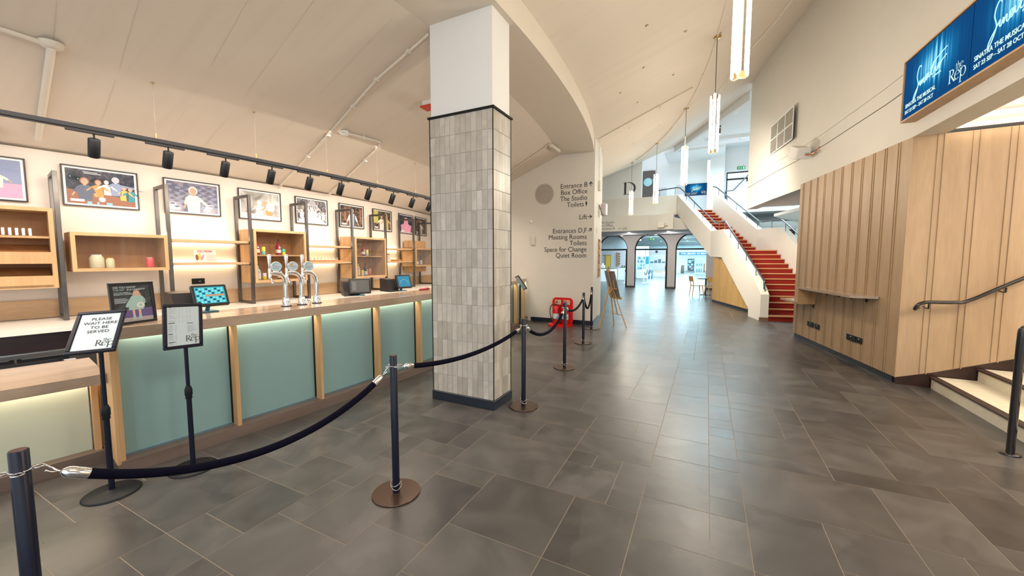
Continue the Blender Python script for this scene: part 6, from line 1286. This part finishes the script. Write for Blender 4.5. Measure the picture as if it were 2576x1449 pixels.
# brochure display, banner
bd = thing('brochure_stand', 'pale blue brochure stand with rows of leaflets in the middle arch', 'brochure stand', (-4.7, 32.5, 0)); mb = MB(); mb.box(-5.05, 32.55, .3, -4.42, 32.7, 1.95); mb.box(-5.05, 32.3, 0, -4.2, 33, .62, .02); mb.build('body', m_lob, bd)
rnd = random.Random(6)
for i in range(5):
    for j in range(4): mb = MB(); mb.box(-5.0+.115*i, 32.5, .72+.28*j, -4.91+.115*i, 32.54, .90+.28*j); mb.build('leaflet', fc(*rnd.choice([(.15, .4, .5), (.55, .7, .75), (.1, .2, .3), (.5, .55, .6)])), bd)
mb = MB(); mb.box(-5.35, 33.6, 0, -4.3, 33.7, 2.6); tag(mb.build('white_banner_wall', m_lob), 'white display wall behind the brochure stand', 'display wall')
mb = MB(); mb.box(-4.42, 32.9, 1.15, -4.2, 33.0, 1.75); mb.box(-4.47, 32.9, 0.6, -4.43, 32.95, 2.4); tag(mb.build('teal_panel_post', fc(.02, .25, .32)), 'dark teal sign panel on a post beside the brochure stand', 'sign')
mb = MB(); mb.box(-4.28, 33.2, 0, -3.93, 33.5, .62, .01); mb.m = 1; mb.box(-4.2, 33.19, .2, -4.0, 33.2, .42); tag(mb.build('blue_box', [fc(.06, .25, .42), m_wht]), 'blue printed box on the floor in the middle arch', 'box')
for x, y, lab in ((-5.2, 31.3, 'red extinguisher at the left edge of the middle arch'), (-3.7, 38.0, 'distant red extinguisher on the right of the middle arch')):
    q_ = 1 if x < -4 else .62; mb = MB(); mb.lathe([(.08*q_, 0), (.08*q_, .4*q_), (.03*q_, .5*q_), (.03*q_, .56*q_)], (x, y, .0), 14) if x < -4 else mb.lathe([(.08*q_, 0), (.08*q_, .4*q_), (.03*q_, .5*q_), (.03*q_, .56*q_)], (x+.35, 37.9, .62), 14); tag(mb.build('fire_extinguisher', m_red), lab, 'fire extinguisher')
mb = MB(); mb.box(-4.3, 36.0, 0, -3.1, 37.2, .40); mb.m = 1; mb.box(-4.3, 36.0, .4, -3.4, 37.2, .46); tag(mb.build('low_plinth', [m_lob, m_oak]), 'low white plinth with oak top in the middle arch', 'plinth')
mb = MB(); mb.box(-4.4, 38.0, .4, -3.2, 38.3, 1.15); tag(mb.build('far_counter', fc(.55, .5, .5)), 'distant pinkish counter behind the low plinth', 'counter')
mb = MB(); mb.box(-5.0, 40, 2.0, -3.3, 40.1, 2.5); mb.m = 1; mb.box(-4.5, 39.98, 2.15, -4.3, 40, 2.35); tag(mb.build('cafe_fascia', [m_lobw, m_ink]), 'pale hanging fascia deep in the middle arch', 'sign')
for k in range(5): mb = MB(); mb.box(-4.9+.35*k, 39.5, 1.15, -4.62+.35*k, 39.6, 1.3+.12*(k % 3)); tag(mb.build('till_display', fc(.15, .2, .22)), 'small dark item on the distant pinkish counter', 'counter item', 'items on the distant counter')
ls = thing('library_sign', 'blue hanging sign with white lettering in the right arch', 'sign', (-1.5, 55, 2)); mb = MB(); mb.box(-3.30, 55.0, 2.02, 1.2, 55.1, 2.42); mb.build('panel', fc(.04, .16, .32), ls); text('sign_lettering', 'THE LIBRARY OF BIRMINGHAM', .30, frame((-3.05, 54.98, 2.12), (1, 0, 0), (0, 0, 1)), m_wht, ls, offset=.01)
mb = MB(); mb.m = 0; mb.box(-2.25, 55.8, .1, -1.5, 55.95, 1.55); M_ = frame((-2.25, 55.79, .1), (1, 0, 0), (0, 0, 1)); o = mb.build('circles_poster', [fc(.06, .10, .12)]); tag(o, 'dark poster with pale circles in the right arch', 'poster')
mb = MB()
for i, (x, y, r) in enumerate(((.25, 1.1, .22), (.5, .7, .14), (.3, .4, .14), (.6, 1.25, .1), (.1, .65, .1), (.6, .35, .12), (.5, .15, .1))): mb.m = 1 if i == 5 else 0; mb.disc(x, y, r, z=.01+.002*i)
mb.build('circles', [fc(.4, .55, .58), fc(.55, .1, .15)], o, M_)
gp = thing('glass_showcase', 'white-framed glass showcase standing in the right arch', 'showcase', (-.65, 42, 0)); mb = MB()
for a in ((-1.04, .1, -.98, 1.6), (-.36, .1, -.30, 1.6), (-.98, 1.54, -.36, 1.6), (-.98, .1, -.36, .2)): mb.box(a[0], 42, a[1], a[2], 42.3, a[3])
mb.build('frame', m_lob, gp); mb = MB(); mb.rect(-.98, .2, -.36, 1.54); mb.build('glass', m_glassb, gp, frame((0, 42.1, 0), (1, 0, 0), (0, 0, 1)))
for k in range(6): mb = MB(); mb.box(-.92+.2*(k % 3), 42.2, .35+.5*(k//3), -.80+.2*(k % 3), 42.26, .6+.5*(k//3)); mb.build('exhibit', fc(.35, .45, .48), gp)
mb = MB(); mb.box(-.28, 42.2, .25, -.18, 42.35, 1.1); tag(mb.build('brown_post', m_oakin), 'thin brown post right of the glass showcase', 'post')
t = thing('welcome_desk', 'white desk with flowers on it at the left of the right arch', 'desk', (-3.0, 46, 0)); mb = MB(); mb.box(-3.4, 45.9, 0, -2.55, 46.4, .8); mb.build('body', m_lob, t)
mb = MB(); mb.lathe([(.06, 0), (.09, .25)], (-3.1, 46.1, .8), 12); t2 = mb.build('flower_vase', fc(.3, .7, .6)); tag(t2, 'teal vase of yellow flowers on the white desk', 'vase'); mb = MB(); mb.sphere((-3.1, 46.1, 1.2), .16, .12, .14); mb.build('flowers', fc(.8, .55, .1), t2)
mb = MB(); mb.lathe([(.16, 0), (.16, .85), (.12, .88)], (-2.35, 46, 0), 16); tag(mb.build('grey_bin', m_grille), 'slim grey bin standing beside the white desk', 'bin')
t0s = None
for (x, y, lab) in ((-4.75, 25.8, 'chrome rope post through the left arch'), (-3.62, 26.2, 'nearest chrome rope post in the middle arch'), (-3.5, 27.0, 'middle chrome rope post in the middle arch'), (-3.42, 27.9, 'farthest chrome rope post in the middle arch')):
    if t0s is None:
        t0s = thing('chrome_stanchion', lab, 'stanchion', (x, y, 0), 0, 'chrome rope posts in the lobby'); mb = MB(); mb.lathe([(.16, 0), (.16, .012), (.04, .02)], (x, y, 0), 24); mb.build('base', m_wht, t0s); mb = MB(); mb.lathe([(.03, .02), (.03, .96), (.02, .98)], (x, y, 0), 14); mb.build('post', m_wht, t0s)
    else: dup(t0s, (x, y, 0), 0, lab)
for a, b, lab in (((-4.75, 25.8), (-4.1, 25.4), 'dark looped rope hanging from the left arch chrome post'), ((-3.62, 26.2), (-3.5, 27.0), 'dark rope between nearer chrome posts'), ((-3.5, 27.0), (-3.42, 27.9), 'dark rope between farther chrome posts')):
    mb = MB(); mb.tube([(a[0]+(b[0]-a[0])*k/12, a[1]+(b[1]-a[1])*k/12, .88-.35*(1-(k/6-1)**2)) for k in range(13)], .02, 8); tag(mb.build('lobby_rope', m_rope), lab, 'rope')
for k in range(14):
    x = -4.5+1.3*(k % 5); y = 28+4.2*(k//5)*2; mb = MB(); mb.lathe([(.0, 0), (.07, 0)], (x, y, 3.44), 12, caps=False); tag(mb.build('downlight', m_dl), 'small bright downlight in the lobby ceiling beyond the arches', 'downlight', 'downlights in the lobby ceiling')
# ------------------------------------------------------------------ chairs and table by the stair cladding
def chair(x, y, rz, lab):
    t = thing('dining_chair', lab, 'chair', (x, y, 0), rz, 'wooden chairs beside the stair cladding'); M = Matrix.Translation((x, y, 0)) @ Matrix.Rotation(rz, 4, 'Z'); wd = wood('honey_wood', (.48, .24, .07), (.62, .34, .11), 'Z') if 'honey_wood' not in bpy.data.materials else bpy.data.materials['honey_wood']
    mb = MB(); mb.prism([(-.21, -.2), (.21, -.2), (.23, .2), (-.23, .2)], .43, .455); o = mb.build('seat', wd, t, M)
    for sx in (-1, 1):
        mb = MB(); mb.tube([M @ Vector(p) for p in ((sx*.17, .17, .43), (sx*.22, .22, 0))], .016, 8, radii=[.02, .012]); mb.build('leg', wd, t)
        mb = MB(); mb.tube([M @ Vector(p) for p in ((sx*.17, -.24, .80), (sx*.17, -.18, .43), (sx*.20, -.24, 0))], .016, 8, radii=[.013, .019, .012]); mb.build('leg', wd, t)
    mb = MB(); N = 8; P = []
    for k in range(N+1):
        a = (k/N-.5)*1.1; xx = .24*sin(a)/sin(.55); yy = -.27+.10*(1-cos(a))*2
        for z, dz in ((.62, 0), (.84, -.03)): P += [(xx, yy+dz, z), (xx, yy+dz+.015, z)]
    fs = []
    for k in range(N): a = 4*k; b = a+4; fs += [(a, b, b+2, a+2), (a+1, a+3, b+3, b+1), (a+2, b+2, b+3, a+3), (a, a+1, b+1, b)]
    mb.faces(P, fs); mb.build('backrest', wd, t, M)
chair(-.36, 18.42, radians(-70), 'left wooden chair with curved back at the small table'); chair(.20, 18.2, radians(20), 'right wooden chair against the stair cladding')
tb = thing('small_table', 'small dark-topped table behind the two wooden chairs', 'table', (-.02, 18.9, 0)); mb = MB(); mb.lathe([(.32, .70), (.33, .71), (.33, .73), (.32, .735)], (-.02, 18.95, 0), 28); mb.build('top', m_brown, tb); mb = MB(); mb.tube([(-.02, 18.95, .02), (-.02, 18.95, .7)], .03, 10); mb.lathe([(.22, 0), (.22, .02)], (-.02, 18.95, 0), 20); mb.build('pedestal', m_black, tb)
# ------------------------------------------------------------------ easel
ez = thing('display_easel', 'wooden tripod easel holding a grey board, seen from behind', 'easel', (-1.9, 9.0, 0)); m_ez = wood('pine', (.55, .32, .13), (.68, .43, .2), 'Z')
fA = Vector((-1.6, 9.05, 0)); fB = Vector((-1.97, 9.45, 0)); fC = Vector((-2.15, 8.73, 0)); mid = (fA+fB)/2; nd = Vector((fA.x-fB.x, fA.y-fB.y, 0)).normalized(); fwd = Vector((nd.y*-1, nd.x, 0))
if fwd.dot(mid-fC) < 0: fwd = -fwd
back = (Vector((mid.x, mid.y, 0))-fwd*.36); top = Vector((back.x, back.y, 1.36))
def onm(z, off=0, side=0): s = z/1.36; p = mid.lerp(Vector((top.x, top.y, 0)), s); return Vector((p.x, p.y, z))+nd*side+fwd*off
for nm, f_, s in (('leg', fA, 1), ('leg', fB, -1)): mb = MB(); mb.bar(f_+Vector((0, 0, .005)), onm(.93, 0, s*.045), .026, .018); mb.build(nm, m_ez, ez)
mb = MB(); mb.bar(fC+Vector((0, 0, .005)), onm(.94, -.05), .026, .022); mb.bar(fC.lerp(onm(.94, -.05), .8), onm(.9, -.02, .05), .02, .02); mb.build('leg', m_ez, ez)
mb = MB(); mb.bar(onm(.28), onm(1.38), .024, .02); mb.bar(onm(1.31, 0, -.06), onm(1.31, 0, .06), .03, .03); mb.bar(onm(1.34, .05), onm(1.34, -.02), .05, .025); mb.build('mast', m_ez, ez)
mb = MB(); mb.bar(fA.lerp(onm(.93, 0, .045), .32), fB.lerp(onm(.93, 0, -.045), .32), .024, .015); mb.build('lower_crossbar', m_ez, ez)
mb = MB(); mb.bar(onm(.90, 0, -.19), onm(.90, 0, .19), .03, .018); mb.bar(onm(.9, 0, -.13), onm(1.10, 0, -.13), .022, .012); mb.bar(onm(.9, 0, .13), onm(1.10, 0, .13), .022, .012); mb.build('support_bracket', m_ez, ez)
mb = MB(); mb.bar(onm(.69, .05, -.24), onm(.69, .05, .24), .03, .06); mb.build('ledge', m_ez, ez)
mb = MB(); q = onm(.71, .035); up_ = (onm(1.30, .035)-q).normalized(); Mq = frame(q, nd, up_); mb.box(-.225, 0, -.006, .225, .62, .006, .002); tag(mb.build('grey_board', fc(.24, .23, .23, .6), None, Mq), 'dark grey board resting on the wooden easel', 'board')
# ------------------------------------------------------------------ fire point
fs_ = thing('extinguisher_stand', 'red plastic double extinguisher stand against the sign wall', 'stand', (-3.07, 8.75, 0))
F = frame((-3.07, 8.84, 0), (1, 0, 0), (0, 0, 1)); mb = MB()
def rr(x0, y0, x1, y1, r, n=6):
    o = []
    for cx_, cy_, a0 in ((x1-r, y1-r, 0), (x0+r, y1-r, 90), (x0+r, y0+r, 180), (x1-r, y0+r, 270)):
        for k in range(n+1): a = radians(a0+90*k/n); o.append((cx_+r*cos(a), cy_+r*sin(a)))
    return o
def ext(mb, P, z0, z1): n = len(P); mb.faces([(a, b, z0) for a, b in P]+[(a, b, z1) for a, b in P], [tuple(range(n))[::-1], tuple(range(n, 2*n))]+[(i, (i+1) % n, n+(i+1) % n, n+i) for i in range(n)])
ext(mb, rr(-.255, .02, .255, .66, .09), -.02, .02); ext(mb, rr(-.21, .10, -.01, .60, .05), .02, .028); ext(mb, rr(.01, .10, .21, .60, .05), .02, .028); mb.build('back_panel', m_red, fs_, F)
mb = MB(); mb.prism(rr(-3.07-.285, 8.50, -3.07+.285, 8.87, .12), 0, .045); mb.build('base_tray', m_red, fs_)
for x in (-.11, .11):
    mb = MB(); mb.rect(x-.075, .50, x+.075, .605, .0295); o = mb.build('instruction_label', fc(.72, .62, .48), fs_, F)
    mb = MB(); mb.m = 1; mb.rect(x-.03, .51, x-.005, .598, .0302); mb.m = 0; mb.rect(x-.062, .52, x-.04, .59, .0302)
    for k in range(3): mb.rect(x+.012, .575-k*.03, x+.062, .585-k*.03, .0302)
    mb.build('label_print', [m_ink, m_red], o, F)
def exting(x, lab):
    t = thing('fire_extinguisher', lab, 'fire extinguisher', (x, 8.68, .045), 0, 'extinguishers in the red stand'); O = (x, 8.68, .045)
    mb = MB(); mb.lathe([(.07, 0), (.075, .01), (.075, .36), (.06, .40), (.025, .42), (.022, .44)], O, 24); mb.build('cylinder', m_red, t)
    mb = MB(); mb.lathe([(.0765, .12), (.0765, .25)], O, 24, caps=False); mb.build('paper_label', m_paper, t)
    mb = MB(); mb.lathe([(.022, .43), (.024, .46)], O, 12); mb.bar((x-.03, 8.68, .515), (x+.08, 8.66, .50), .02, .012); mb.bar((x-.02, 8.68, .535), (x+.07, 8.66, .57), .02, .010); mb.build('valve_handle', m_blk, t)
    mb = MB(); mb.tube(smoothp([(x-.02, 8.67, .51), (x-.09, 8.66, .50), (x-.135, 8.64, .40), (x-.12, 8.62, .26), (x-.075, 8.60, .14), (x-.07, 8.6, .07)]), .011, 8); mb.tube([(x-.078, 8.61, .20), (x-.0, 8.598, .15), (x+.075, 8.61, .22)], .008, 6); mb.build('hose', m_blk, t)
exting(-3.18, 'left red extinguisher with black hose in the red stand'); exting(-2.95, 'right red extinguisher half hidden by the rope post')
